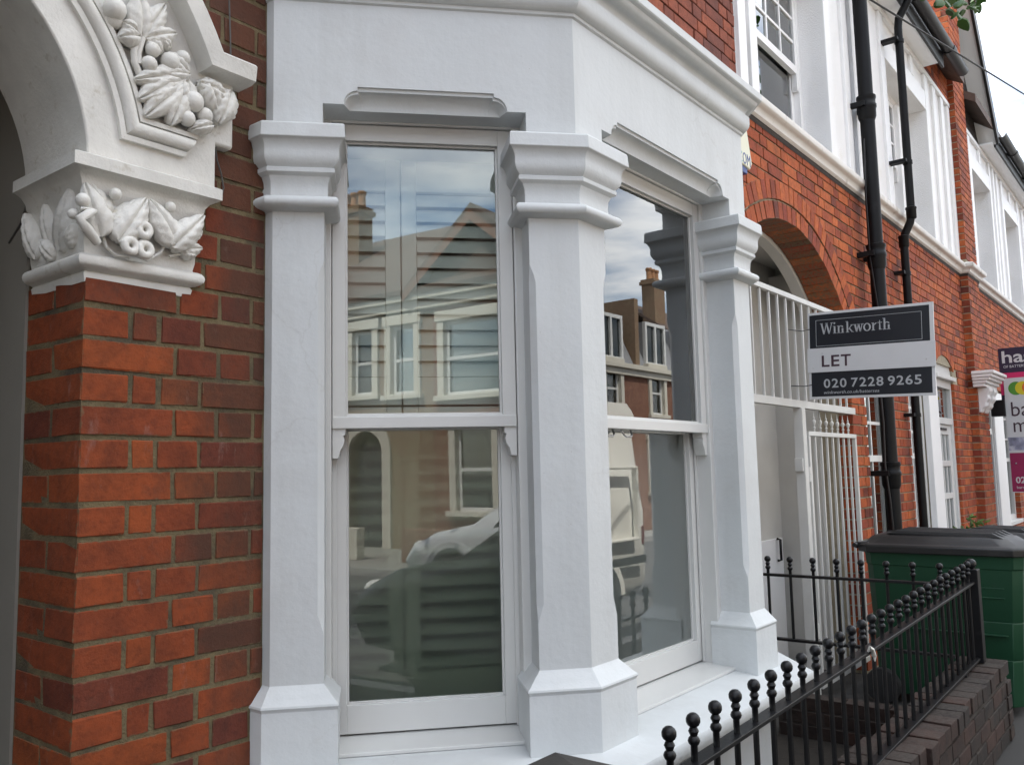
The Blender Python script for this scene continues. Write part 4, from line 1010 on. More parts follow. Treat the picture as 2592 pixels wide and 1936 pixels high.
def upper_window(x0, x1, z0, z1, parent, mulls, bars=(2, 3), yd=0.17):
    wn = part('upper_window', parent); f = Face((0, yd), (1, 0), (0, 1))
    mb = MB(); f.box(mb, x0, x0+0.05, 0.001, 0.07, z0, z1); f.box(mb, x1-0.05, x1, 0.001, 0.07, z0, z1); f.box(mb, x0, x1, 0.0, 0.07, z1-0.06, z1); f.box(mb, x0, x1, -0.03, 0.07, z0, z0+0.05); mb.build('frame', 'batten', wn, 0, 0.003)
    ed = [x0+0.05] + [v for m_ in mulls for v in (m_-0.06, m_+0.06)] + [x1-0.05]
    for m_ in mulls:
        mb = MB(); f.box(mb, m_-0.06, m_+0.06, -0.035, 0.07, z0+0.05, z1-0.06); mb.build('mullion', 'batten', wn, 0, 0.003)
    zm = z0+(z1-z0)*0.50
    for i in range(0, len(ed), 2):
        a, b = ed[i], ed[i+1]
        mb = MB(); t = 0.045
        for q in ((a, a+t, zm-0.02, z1-0.06), (b-t, b, zm-0.02, z1-0.06), (a+t, b-t, z1-0.06-t, z1-0.06), (a+t, b-t, zm-0.02, zm+0.035)): f.box(mb, q[0], q[1], 0.006, 0.045, q[2], q[3])
        nb, nh = bars
        for k in range(1, nb+(1 if b-a > 0.5 else 0)): 
            xx = a+t+(b-a-2*t)*k/(nb+(1 if b-a > 0.5 else 0)); f.box(mb, xx-0.010, xx+0.010, 0.012, 0.034, zm+0.035, z1-0.06-t)
        for k in range(1, nh): zz = zm+0.035+(z1-0.06-t-zm-0.035)*k/nh; f.box(mb, a+t, b-t, 0.013, 0.033, zz-0.010, zz+0.010)
        mb.build('upper_sash', 'batten', wn, 0)
        for sx in (a, b-0.035):
            mb = MB(); mb.prism([(sx, zm-0.02), (sx+0.035, zm-0.02), (sx+0.035, zm-0.11), (sx+0.026, zm-0.15), (sx+0.008, zm-0.15), (sx, zm-0.12)], yd+0.006, yd+0.044); mb.build('sash_horn', 'batten', wn, 0)
        mb = MB()
        for q in ((a, a+t, z0+0.05, zm), (b-t, b, z0+0.05, zm), (a+t, b-t, z0+0.05, z0+0.12)): f.box(mb, q[0], q[1], 0.05, 0.075, q[2], q[3])
        mb.build('lower_sash', 'batten', wn, 0)
        mb = MB(); f.box(mb, a+t, b-t, 0.022, 0.025, zm+0.03, z1-0.10); mb.build('pane', 'glass1', wn, 0)
        mb = MB(); f.box(mb, a+t, b-t, 0.060, 0.063, z0+0.11, zm); mb.build('pane', 'glass1', wn, 0)
    return wn
upper_window(3.90, 5.335, ZSC1, 5.05, h2, (4.36,)); upper_window(7.10, 8.485, ZSC1, 5.05, h2, (7.6, 8.05))
# dim interior of house 2
mb = MB(); mb.box(X2, 9.9, 3.4, 3.5, 0, 5.5); mb.box(X2, 9.9, 0.62, 3.4, 2.98, 3.4); mb.box(5.62, 5.66, 0.25, 3.4, 0, 3.0); mb.box(9.86, 9.9, 0.25, 3.4, 0, 5.5); mb.box(X2, X3, 7.9, 8.0, 0, 5.6); mb.box(3.735, 9.9, 0.26, 3.4, 5.44, 5.50)
mb.build('party_walls', 'inside', h2, 0)
mb = MB(); mb.box(4.36, 4.80, 0.42, 0.43, 3.6, 4.95); mb.box(7.7, 8.3, 0.42, 0.43, 3.6, 4.95); mb.build('net_curtain', 'shutter', h2, 0)
house_roof(h2, 3.73, 9.62, ZE+0.19, 8.3, ov=0.20)
# eaves: soffit, fascia, gutter
mb = MB(); mb.box(3.74, 8.47, -0.17, 0.05, ZE, ZE+0.02); mb.build('soffit', 'batten', h2, 0)
mb = MB(); mb.box(3.74, 8.60, -0.195, -0.171, ZE-0.012, ZE+0.15); mb.build('fascia', 'gutter', h2, 0, 0.003)
def gutter(x0, x1, y, z, parent, r=0.058):
    mb = MB(); rs = []
    n = 12
    outer = [(y+r*math.cos(math.pi+math.pi*k/n), z+r*math.sin(math.pi+math.pi*k/n)) for k in range(n+1)]
    inner = [(y+(r-0.005)*math.cos(math.pi+math.pi*k/n), z+(r-0.005)*math.sin(math.pi+math.pi*k/n)) for k in range(n, -1, -1)]
    sec = outer+inner
    mb.rings([[(x0, a, b) for a, b in sec], [(x1, a, b) for a, b in sec]])
    g = mb.build('gutter', 'gutter', parent, 40)
    x = x0+0.9
    while x < x1:
        mb = MB(); o2 = [(y+(r+0.008)*math.cos(math.pi+math.pi*k/n), z+(r+0.008)*math.sin(math.pi+math.pi*k/n)) for k in range(n+1)]; s2 = o2+[(a, b) for a, b in reversed(outer)]
        mb.rings([[(x-0.05, a, b) for a, b in s2], [(x+0.05, a, b) for a, b in s2]]); mb.build('joint_clip', 'gutter', g, 40); x += 1.3
    return g
gutter(3.75, 9.2, -0.262, ZE+0.15, h2)
# brick at the eaves between the soffit and the pier
st = Stuff()
for (a, b, c, d) in lay(8.48, X3, ZE, 6.3, cut_rects([])): st.box(((a+b)/2, -0.02+0.05, (c+d)/2), (b-a, 0.10, d-c))
mb = MB(); mb.box(8.48, X3, -0.012, 0.2, ZE, 6.3); eb = mb.build('eaves_brickwork', 'mortar_far', h2, 0); st.build('brick_facing', 'brick_far_s', eb)

# ground-floor windows and glazed door of house 2
def ground_window(x0, x1, z0, z1, parent, cols=2, rows=3, nm='casement_window'):
    wn = part(nm, parent); f = Face((0, 0.06), (1, 0), (0, 1)); t = 0.06
    mb = MB()
    for q in ((x0, x0+t, z0, z1), (x1-t, x1, z0, z1), (x0+t, x1-t, z1-t, z1), (x0+t, x1-t, z0, z0+t)): f.box(mb, q[0], q[1], 0, 0.08, q[2], q[3])
    f.box(mb, x0-0.02, x1+0.02, -0.075, 0.07, z0-0.05, z0-0.002)
    mb.build('frame', 'sash', wn, 0, 0.003)
    zm = z0+(z1-z0)*0.47
    mb = MB(); f.box(mb, x0+t, x1-t, 0.02, 0.06, zm-0.025, zm+0.025)
    for k in range(1, cols): xx = x0+t+(x1-x0-2*t)*k/cols; f.box(mb, xx-0.012, xx+0.012, 0.025, 0.05, z0+t, z1-t)
    for zz in [zm+(z1-t-zm)*k/rows for k in range(1, rows)]: f.box(mb, x0+t, x1-t, 0.026, 0.049, zz-0.012, zz+0.012)
    mb.build('glazing_bars', 'sash', wn, 0)
    mb = MB(); f.box(mb, x0+t, x1-t, 0.036, 0.040, z0+t, z1-t); mb.build('pane', 'glass1', wn, 0)
    return wn
ground_window(5.845, 6.59, 0.70, 2.40, h2); ground_window(7.08, 7.80, 0.70, 2.45, h2, 2, 4)
mb = MB(); mb.box(7.797, 8.157, -0.004, 0.05, 0.0, 2.42); mb.build('white_pier', 'batten', h2, 0, 0.005)
gd = part('glazed_door', h2); f = Face((0, 0.03), (1, 0), (0, 1))
mb = MB()
for q in ((8.16, 8.215, 0, 2.30), (8.875, 8.93, 0, 2.30), (8.215, 8.875, 1.835, 1.90), (8.215, 8.875, 2.20, 2.28)): f.box(mb, q[0], q[1], 0, 0.08, q[2], q[3])
f.box(mb, 8.14, 8.95, -0.05, 0.06, 2.281, 2.32)
mb.build('frame', 'sash', gd, 0, 0.003)
mb = MB(); mb.prism([(8.545+0.40*math.cos(R(a))*1.0, 2.32+0.20*math.sin(R(a))) for a in range(0, 181, 15)], 0.03, 0.06); mb.build('tympanum', 'sash', gd, 0)
mb = MB()
for q in ((8.218, 8.33, 0.05, 1.832), (8.76, 8.872, 0.05, 1.832), (8.33, 8.76, 1.735, 1.832), (8.33, 8.76, 1.42, 1.475), (8.33, 8.76, 1.10, 1.155), (8.33, 8.76, 0.05, 0.28), (8.33, 8.76, 0.72, 0.775)): f.box(mb, q[0], q[1], 0.02, 0.06, q[2], q[3])
for x in (8.465, 8.61): f.box(mb, x, x+0.024, 0.025, 0.055, 0.28, 1.735)
mb.build('leaf', 'sash', gd, 0, 0.003)
mb = MB(); f.box(mb, 8.33, 8.76, 0.038, 0.042, 0.28, 1.735); mb.build('pane', 'glass1', gd, 0)
mb = MB(); f.box(mb, 8.215, 8.875, 0.038, 0.042, 1.90, 2.20); mb.build('pane', 'glass1', gd, 0)
mb = MB(); f.box(mb, 8.42, 8.66, 0.012, 0.02, 1.775, 1.80); mb.build('letter_plate', 'iron', gd, 0)
# air brick beside the small arch
mb = MB(); mb.box(7.92, 8.05, -0.012, 0.02, 2.60, 2.80)
ab = mb.build('air_brick', 'terracotta', h2, 0, 0.003)

# --- pipes on house 2
def pipe(name, x, y, r, z0, z1, sockets, bends=None):
    p = part(name, h2)
    pts = bends or [(x, y, z0), (x, y, z1)]
    mb = MB(); mb.tube(pts, r, 16); mb.build('run', 'pipe', p, 50)
    for zs, yy in sockets:
        mb = MB(); mb.lathe((x, yy, zs), [(r*1.02, -0.09), (r*1.22, -0.06), (r*1.24, 0.0), (r*1.34, 0.012), (r*1.34, 0.035), (r*1.22, 0.042), (r*1.22, 0.075), (r*1.32, 0.085), (r*1.32, 0.105), (r*1.02, 0.11)], 18); s = mb.build('socket', 'pipe', p, 50)
        for sg in (-1, 1):
            mb = MB(); mb.box(x+sg*r*1.5-0.02, x+sg*r*1.5+0.02, yy-0.012, 0.01, zs+0.005, zs+0.045); mb.build('lug', 'pipe', p, 0, 0.003)
    return p
pipe('soil_pipe', 5.95, -0.115, 0.055, 0.0, 6.4, [(4.20, -0.115), (3.02, -0.115), (1.36, -0.115)])
b2 = [(6.98, -0.075, 0.0), (6.98, -0.075, 3.36), (6.98, -0.085, 3.42), (6.98, -0.135, 3.52), (6.98, -0.150, 3.58), (6.98, -0.150, 5.28), (6.98, -0.160, 5.36), (6.98, -0.23, 5.47), (6.98, -0.262, 5.53), (6.98, -0.262, 5.60)]
rw = pipe('rainwater_pipe', 6.98, 0, 0.034, 0, 0, [], b2)
for zs, yy in ((3.36, -0.075), (3.60, -0.150)):
    mb = MB(); mb.lathe((6.98, yy, zs), [(0.035, -0.05), (0.041, -0.045), (0.042, 0.03), (0.046, 0.035), (0.046, 0.05), (0.035, 0.055)], 14); mb.build('socket', 'pipe', rw, 50)
for zs, yy in ((5.15, -0.150), (4.05, -0.150), (3.08, -0.075), (1.86, -0.075)):
    mb = MB(); mb.box(6.98-0.10, 6.98-0.03, yy-0.010, 0.005, zs-0.014, zs+0.014); mb.lathe((6.98, yy, zs), [(0.034, -0.016), (0.040, -0.016), (0.040, 0.016), (0.034, 0.016)], 14); mb.build('bracket', 'pipe', rw, 40)
# cables beside the soil pipe
mb = MB()
mb.tube([(5.88, -0.10, 3.95), (5.865, -0.09, 3.5), (5.87, -0.09, 3.0), (5.89, -0.12, 2.6)], 0.006, 6); mb.build('cable_run', 'cable_black', h2, 60)
mb = MB(); mb.tube([(5.875, -0.10, 2.0), (5.862, -0.11, 1.75), (5.87, -0.10, 1.45), (5.865, -0.12, 1.2), (5.90, -0.12, 0.95)], 0.008, 6); mb.build('cable_run', 'cable_black', h2, 60)
mb = MB(); mb.tube([(6.27, -0.006, 3.36), (6.30, -0.008, 3.26), (6.31, -0.010, 2.98), (6.30, -0.010, 2.93), (6.21, -0.008, 2.98)], 0.006, 6); mb.build('wire_hook', 'cable_black', h2, 60)

# ================================================================== brick pier between house 2 and house 3
pr = empty('party_pier', (0, 0, 0), 'tall brick party pier with a white moulded corbel, between the two rendered houses', 'pier')
mb = MB(); mb.box(X3+0.010, 10.24, -0.071, 0.24, 0.0, ZSC0); mb.box(X3+0.010, 10.24, -0.071, 0.24, ZSC1, 7.6); core = mb.build('core', 'mortar_far', pr, 0)
k = 0; z = 0.02; pb = []
while z < 7.55:
    if not (ZSC0-0.06 < z < ZSC1):
        cuts = [X3, X3+0.215, X3+0.395, 10.25] if k % 2 else [X3, X3+0.105, X3+0.325, X3+0.505, 10.25]
        for i in range(len(cuts)-1):
            dp = (0.10 if k % 2 else 0.215) if i == 0 else 0.10
            pb.append((cuts[i]+0.005, cuts[i+1]-0.005, z, z+0.065, dp))
        if k % 2: pb.append((X3, X3+0.09, z, z+0.065, -1))
    z += 0.075; k += 1
pb.sort(key=lambda b: (Vector(((b[0]+b[1])/2, -0.08, (b[2]+b[3])/2))-CAMP).length)
st = Stuff(); cnt = 0
for b in pb:
    if b[4] < 0: c, s = ((b[0]+b[1])/2, 0.05, (b[2]+b[3])/2), (b[1]-b[0], 0.12, 0.065)
    else: c, s = ((b[0]+b[1])/2, -0.08+b[4]/2, (b[2]+b[3])/2), (b[1]-b[0], b[4], 0.065)
    if in_view(c) and cnt < 290: put_brick(c, s, None, core, 'brick_far'); cnt += 1
    else: st.box(c, s)
st.build('brick_facing', 'brick_far_s', core)
# corbel: stepped cap on two scrolled brackets
cb = part('corbel', pr)
mb = MB()
for (e, z0, z1) in ((0.20, 2.40, 2.435), (0.175, 2.365, 2.40), (0.150, 2.335, 2.365), (0.12, 2.30, 2.335), (0.095, 2.265, 2.30)):
    mb.box(X3-0.02-e*0.55, 10.27+e*0.25, -0.08-e, -0.06, z0, z1-0.002)
mb.build('cap', 'batten', cb, 0, 0.006)
for xb in (X3+0.06, X3+0.34):
    poly = [(-0.075, 2.264), (-0.20, 2.264), (-0.205, 2.22), (-0.175, 2.18), (-0.185, 2.14), (-0.155, 2.10), (-0.15, 2.06), (-0.115, 2.03), (-0.10, 1.995), (-0.075, 1.99)]
    mb = MB(); mb.prism([(a, z) for a, z in poly], xb, xb+0.15, lambda a, d, z: (d, a, z)); mb.build('bracket', 'batten', cb, 0, 0.012)

# ================================================================== house 3
h3 = empty('terraced_house', (0, 0, 0), 'far white rendered terraced house beyond the brick party pier, with a dark door', 'house')
X4 = 20.0
hl3 = [(10.28, 10.95, 0.0, 2.25), (11.55, 12.5, 0.7, 2.35), (13.5, 14.5, 0.7, 2.35), (15.6, 16.4, 0, 2.3)]
mb = MB(); wall_slab(mb, 10.25, X4, 0, ZSC0, 0.010, 0.24, hl3); bw3 = mb.build('brick_wall', 'mortar_far', h3, 0)
wall_bricks(lay(10.25, X4, 0.02, ZSC0-0.01, cut_rects(hl3+[(10.95, 11.55, 0.0, 2.3)]), j=0.010), 0.0, bw3, 'brick_far', 'brick_far_s', 220)
mb = MB(); mb.box(10.95, 11.55, -0.02, 0.01, 0.0, 2.30); mb.build('white_pier', 'batten', h3, 0, 0.005)
ground_window(11.55, 12.5, 0.7, 2.35, h3, 2, 3); ground_window(13.5, 14.5, 0.7, 2.35, h3, 2, 3)
dd = part('dark_door', h3); f = Face((0, 0.04), (1, 0), (0, 1))
mb = MB()
for q in ((10.28, 10.34, 0, 2.25), (10.89, 10.95, 0, 2.25), (10.34, 10.89, 1.78, 1.85), (10.34, 10.89, 2.19, 2.25)): f.box(mb, q[0], q[1], -0.03, 0.08, q[2], q[3])
mb.build('frame', 'sash', dd, 0, 0.003)
mb = MB(); f.box(mb, 10.34, 10.89, 0.02, 0.06, 0.0, 1.78); mb.build('leaf', 'dark_door', dd, 0, 0.003)
mb = MB(); f.box(mb, 10.34, 10.89, 0.03, 0.034, 1.85, 2.19); mb.build('pane', 'glass1', dd, 0)
mb = MB(); mb.box(15.6, 16.4, 0.1, 0.15, 0, 2.3); mb.build('door', 'dark_door', h3, 0, 0.003)
UH3 = [(10.75, 11.95, ZSC1, 5.05), (13.0, 14.2, ZSC1, 5.05), (16.2, 17.4, ZSC1, 5.05)]
mb = MB(); wall_slab(mb, 10.25, X4, ZSC1-0.1, ZE, 0.004, 0.26, UH3, 0.0); uw2 = mb.build('render_wall', 'render', h3, 0)
for (a, b) in ((10.27, 10.38), (10.62, 10.745), (11.955, 12.06), (12.22, 12.32), (12.48, 12.58), (12.87, 12.99), (14.21, 14.33), (14.7, 14.82), (15.4, 15.5), (16.08, 16.19), (17.41, 17.53)): bat(a, b, ZSC1, ZE-0.06, -0.022-0.001*random.random())
for (a, b, c, d) in UH3: bat(a, b, 5.052, 5.25, -0.020); bat((a+b)/2-0.05, (a+b)/2+0.05, 5.252, ZE-0.06)
bat(10.26, X4, ZE-0.055, ZE-0.003, -0.030, 'wall_plate')
for (a, b, c, d) in UH3: upper_window(a, b, c, d, h3, ((a+b)/2,))
mb = MB(); mb.box(10.26, X4, 3.4, 3.5, 0, 5.5); mb.box(10.26, X4, 0.30, 3.4, 2.98, 3.4); mb.box(X4-0.05, X4, 0.2, 8, 0, 5.6); mb.box(10.26, X4, 7.9, 8, 0, 5.6); mb.box(10.26, X4, 0.26, 3.4, 5.44, 5.5); mb.build('party_walls', 'inside', h3, 0)
house_roof(h3, 10.24, X4, ZE+0.19, 8.3, ov=0.20)
mb = MB(); mb.box(11.36, X4, -0.17, 0.05, ZE, ZE+0.02); mb.build('soffit', 'batten', h3, 0)
mb = MB(); mb.box(11.5, X4, -0.195, -0.171, ZE-0.012, ZE+0.15); mb.build('fascia', 'gutter', h3, 0, 0.003)
gutter(11.5, X4, -0.262, ZE+0.15, h3)
# raking gable beside the pier: brick infill, white soffit, black bargeboard
GX0, GZ0, GX1, GZ1 = 11.50, ZE+0.02, 10.16, 7.10
mb = MB(); mb.prism([(10.24, ZE), (11.48, ZE), (10.24, ZE+(11.48-10.24)*(GZ1-GZ0)/(GX0-GX1))], -0.005, 0.2); mb.build('gable_brickwork', 'brick_garden', h3, 0)
def rake(name, off0, off1, y0, y1, mat):
    sl = math.atan2(GZ1-GZ0, GX0-GX1); nx, nz = math.sin(sl), math.cos(sl); mb = MB()
    mb.prism([(GX0+nx*off0, GZ0+nz*off0), (GX0+nx*off1, GZ0+nz*off1), (GX1+nx*off1, GZ1+nz*off1), (GX1+nx*off0, GZ1+nz*off0)], y0, y1); return mb.build(name, mat, h3, 0, 0.004)
rake('verge_soffit', 0.0, 0.03, -0.20, 0.02, 'batten'); rake('bargeboard', -0.03, 0.13, -0.232, -0.2005, 'gutter'); rake('verge_tiles', 0.031, 0.13, -0.20, 0.6, 'roof')

# ================================================================== white steel gate and grille in the porch arch
gt = empty('porch_gate', (4.46, 0, 0), 'white painted steel grille and barred gate filling the arched brick porch', 'gate')
gt.location = (0, 0, 0); GY = -0.004
def gb(nm, x0, x1, y0, y1, z0, z1, bev=0.002): 
    mb = MB(); mb.box(x0, x1, y0, y1, z0, z1); return mb.build(nm, 'gate', gt, 0, bev)
gb('top_rail', 3.465, 5.455, GY-0.012, GY+0.018, 2.488, 2.520); gb('middle_rail', 3.43, 5.49, GY-0.020, GY+0.020, 1.810, 1.856)
for k in range(15):
    x = 3.616+0.135*k
    if x > 5.45: break
    gb('grille_bar', x-0.007, x+0.007, GY-0.004, GY+0.010, 1.856, 2.488, 0.0015)
gb('gate_post', 4.395, 4.455, GY-0.028, GY+0.032, 0.02, 1.810, 0.003); gb('gate_post', 3.432, 3.48, GY-0.02, GY+0.02, 0.02, 1.810, 0.003)
for z in (1.40, 0.45):
    mb = MB(); mb.lathe((4.49, GY-0.01, z), [(0.016, -0.045), (0.016, -0.003), (0.013, -0.002), (0.013, 0.002), (0.016, 0.003), (0.016, 0.045)], 10); mb.build('hinge', 'gate', gt, 40)
gb('latch_box', 4.375, 4.394, GY-0.02, GY+0.03, 1.42, 1.50)
lfY = GY-0.006
gb('leaf_top_rail', 4.515, 5.480, lfY-0.014, lfY+0.014, 1.640, 1.668); gb('leaf_bottom_rail', 4.515, 5.480, lfY-0.014, lfY+0.014, 0.10, 0.135)
gb('leaf_stile', 4.515, 4.545, lfY-0.013, lfY+0.013, 0.136, 1.639); gb('leaf_stile', 5.450, 5.480, lfY-0.013, lfY+0.013, 0.136, 1.639)
for k in range(7):
    x = 4.657+0.1145*k
    gb('leaf_bar', x-0.007, x+0.007, lfY-0.006, lfY+0.008, 0.136, 1.639, 0.0015)
    mb = MB(); mb.lathe((x, lfY, 1.668), [(0.006, 0), (0.006, 0.022), (0.011, 0.026), (0.006, 0.032), (0.007, 0.045), (0.014, 0.062), (0.013, 0.070), (0.004, 0.082), (0.008, 0.088), (0.004, 0.096), (0.001, 0.130)], 8); mb.build('spear_finial', 'gate', gt, 40)

# ================================================================== signs
def text_mesh(s, size, name, mat, parent, mw, fit=None, shear=0.0, bold=0.0):
    cu = bpy.data.curves.new(name, 'FONT'); cu.body = s; cu.size = size; cu.extrude = 0.0006; cu.shear = shear; cu.offset = bold; cu.resolution_u = 3
    ob = bpy.data.objects.new(name, cu); col.objects.link(ob)
    dg = bpy.context.evaluated_depsgraph_get(); me = bpy.data.meshes.new_from_object(ob.evaluated_get(dg)); col.objects.unlink(ob); bpy.data.objects.remove(ob); bpy.data.curves.remove(cu)
    xs = [v.co.x for v in me.vertices]; x0, x1 = min(xs), max(xs)
    k = (fit/(x1-x0)) if fit else 1.0
    for v in me.vertices: v.co.x = (v.co.x-x0)*k
    me.materials.clear(); o = link(name, me, mat, parent, 0); o.matrix_local = mw; return o
class Board:      # flat panel: u to the reader's right, v down from the top, w towards the reader
    def __init__(s, o, u, dn, nrm): s.o, s.u, s.dn, s.n = Vector(o), Vector(u).normalized(), Vector(dn).normalized(), Vector(nrm).normalized()
    def P(s, u, v, w=0.0): return s.o+s.u*u+s.dn*v+s.n*w
    def panel(s, nm, mat, parent, u0, u1, v0, v1, w0, w1, bev=0.0):
        mb = MB(); P = s.P; mb.hexa([P(u0,v1,w0),P(u1,v1,w0),P(u1,v1,w1),P(u0,v1,w1),P(u0,v0,w0),P(u1,v0,w0),P(u1,v0,w1),P(u0,v0,w1)]); return mb.build(nm, mat, parent, 0, bev)
    def poly(s, nm, mat, parent, pts, w0, w1):
        mb = MB(); n = len(pts); mb.add([s.P(u, v, w0) for u, v in pts]+[s.P(u, v, w1) for u, v in pts], [tuple(range(n)), tuple(reversed(range(n, 2*n)))]+[(i, n+i, n+(i+1) % n, (i+1) % n) for i in range(n)]); return mb.build(nm, mat, parent, 0)
    def text(s, t, size, u, v, w, mat, parent, fit=None, nm='lettering', **kw):
        mw = Matrix((s.u, -s.dn, s.n)).transposed().to_4x4(); mw.translation = s.P(u, v, w); return text_mesh(t, size, nm, mat, parent, mw, fit, **kw)
# serif word built stroke by stroke
def serif_word(board, word, u, v, xh, w, mat, parent):
    """lower-case height xh; strokes as filled outlines"""
    mb = MB(); X = [u]
    T, H_ = xh*0.20, xh*0.075; CH = xh*1.48
    def quad(p): 
        n = len(p); mb.add([board.P(a, b, w) for a, b in p]+[board.P(a, b, w+0.0012) for a, b in p], [tuple(range(n)), tuple(reversed(range(n, 2*n)))]+[(i, n+i, n+(i+1) % n, (i+1) % n) for i in range(n)])
    def bar(x0, y0, x1, y1, t0, t1=None):     # stroke between two points with horizontal thickness; y up from baseline
        t1 = t1 or t0; quad([(x0-t0/2, v-y0), (x0+t0/2, v-y0), (x1+t1/2, v-y1), (x1-t1/2, v-y1)])
    def ser(x, y, wd=0.42): quad([(x-xh*wd/2, v-y+H_/2), (x+xh*wd/2, v-y+H_/2), (x+xh*wd/2, v-y-H_/2), (x-xh*wd/2, v-y-H_/2)])
    def arch_(x, wd):                     # shoulder of n, h, r
        cx, r = x+wd/2, wd/2
        for i in range(6):
            a, b = math.pi*(1-i/6), math.pi*(1-(i+1)/6)
            ta, tb = H_+(T-H_)*(i/6), H_+(T-H_)*((i+1)/6)
            quad([(cx+r*math.cos(a), v-(xh-r*0.8+r*0.8*math.sin(a))), (cx+r*math.cos(b), v-(xh-r*0.8+r*0.8*math.sin(b))), (cx+(r-tb)*math.cos(b), v-(xh-r*0.8+(r*0.8-tb*0.8)*math.sin(b))), (cx+(r-ta)*math.cos(a), v-(xh-r*0.8+(r*0.8-ta*0.8)*math.sin(a)))])
    def stem(x, top): bar(x, 0, x, top, T); ser(x, H_/2); ser(x-xh*0.06, top-H_/2, 0.30)
    x = u
    for ch in word:
        if ch in 'Ww':
            hgt = CH if ch == 'W' else xh; wd = hgt*1.12
            for i, (a, b, th_) in enumerate(((0.10, 0.30, T), (0.30, 0.50, H_*1.3), (0.50, 0.70, T), (0.70, 0.92, H_*1.3))):
                ya, yb = (hgt, 0) if i % 2 == 0 else (0, hgt); bar(x+a*wd, ya, x+b*wd, yb, th_)
            for q in (0.10, 0.50, 0.92): ser(x+q*wd, hgt-H_/2, 0.36)
            x += wd*1.0
        elif ch == 'i': stem(x+xh*0.22, xh); mb_c = x+xh*0.20; quad([(mb_c+0.12*xh*math.cos(k*math.pi/4), v-xh*1.36+0.12*xh*math.sin(k*math.pi/4)) for k in range(8)]); x += xh*0.52
        elif ch in 'nh': stem(x+xh*0.22, CH if ch == 'h' else xh); arch_(x+xh*0.26, xh*0.56); bar(x+xh*0.82-T/2, 0, x+xh*0.82-T/2, xh*0.62, T); ser(x+xh*0.80-T/2, H_/2); x += xh*1.12
        elif ch == 'k': stem(x+xh*0.22, CH); bar(x+xh*0.34, xh*0.42, x+xh*0.82, xh*0.97, H_*1.4); bar(x+xh*0.86, 0, x+xh*0.46, xh*0.55, T); ser(x+xh*0.80, xh-H_/2, 0.34); ser(x+xh*0.88, H_/2, 0.34); x += xh*1.06
        elif ch == 'o':
            n = 18; cx, cy_, rx, ry = x+xh*0.50, xh*0.5, xh*0.47, xh*0.52
            for i in range(n):
                a, b = 2*math.pi*i/n, 2*math.pi*(i+1)/n; f_ = lambda q: H_+(T-H_)*abs(math.cos(q))
                quad([(cx+rx*math.cos(a), v-cy_-ry*math.sin(a)), (cx+rx*math.cos(b), v-cy_-ry*math.sin(b)), (cx+(rx-f_(b))*math.cos(b), v-cy_-(ry-f_(b))*math.sin(b)), (cx+(rx-f_(a))*math.cos(a), v-cy_-(ry-f_(a))*math.sin(a))])
            x += xh*1.04
        elif ch == 'r': stem(x+xh*0.22, xh); bar(x+xh*0.34, xh*0.70, x+xh*0.58, xh*0.96, H_*1.6, T*1.1); x += xh*0.74
        elif ch == 't': bar(x+xh*0.28, xh*0.05, x+xh*0.28, xh*1.25, T, H_); bar(x+xh*0.36, H_/2, x+xh*0.56, xh*0.12, T, H_); ser(x+xh*0.30, xh-H_/2, 0.56); x += xh*0.64
    mb.v = [tuple(p) for p in mb.v]
    return mb.build('lettering', mat, parent, 0), x-u
tl = R(2.0)
bd = Board((4.545, -0.049, 2.416), (0, -math.cos(tl), -math.sin(tl)), (0, math.sin(tl), -math.cos(tl)), (-1, 0, 0))
s1 = empty('letting_board', (0, 0, 0), 'navy and white estate agent board reading Winkworth LET on a pole-less bracket by the gate', 'sign')
s1['label'] = 'navy and white letting board reading LET, fixed beside the white porch gate'
BW_, BH_ = 0.736, 0.548
bd.panel('backing', 'sign_white', s1, 0, BW_, 0, BH_, -0.012, 0.0, 0.001)
bd.panel('top_panel', 'sign_navy', s1, 0.010, BW_-0.022, 0.016, 0.232, 0.0, 0.0012)
bd.panel('bottom_panel', 'sign_navy', s1, 0.016, BW_-0.018, 0.376, 0.532, 0.0, 0.0012)
bd.panel('let_strip', 'sign_white', s1, -0.006, BW_+0.006, 0.228, 0.380, 0.0014, 0.006, 0.001)
t = 0.0022; b0, b1, b2_, b3 = 0.050, 0.672, 0.050, 0.216
for q in ((b0, b1, b2_, b2_+t), (b0, b1, b3-t, b3), (b0, b0+t, b2_+t, b3-t), (b1-t, b1, b2_+t, b3-t)): bd.panel('border_line', 'sign_grey', s1, *q, 0.0012, 0.0020)
_, wd_ = serif_word(Board(bd.o, bd.u, bd.dn, bd.n), 'W', 5.0, 5.0, 0.05, 0.0, 'sign_grey', s1); bpy.data.objects.remove(_)
serif_word(bd, 'Winkworth', 0.078, 0.142, 0.0475, 0.0012, 'sign_grey', s1)
for ch_, u_, f_ in (('L', 0.084, 0.048), ('E', 0.143, 0.050), ('T', 0.202, 0.060)): bd.text(ch_, 0.10, u_, 0.346, 0.006, 'sign_maroon', s1, f_, nm='letter', bold=0.0016)
for grp_, o_ in (('020', 0.0), ('7228', 0.167), ('9265', 0.381)):
    for i_, ch_ in enumerate(grp_): bd.text(ch_, 0.078, 0.092+o_+0.0495*i_, 0.478, 0.0012, 'sign_grey', s1, 0.040, nm='digit', bold=0.0010)
bd.text('winkworth.co.uk/battersea', 0.028, 0.092, 0.517, 0.0012, 'sign_grey', s1, 0.330, shear=0.2)
for (u, v) in ((0.088, 0.262), (0.69, 0.335), (0.03, 0.35)):
    mb = MB(); mb.ball(bd.P(u, v, 0.006), 0.004, 8); mb.build('screw', 'steel', s1, 60)
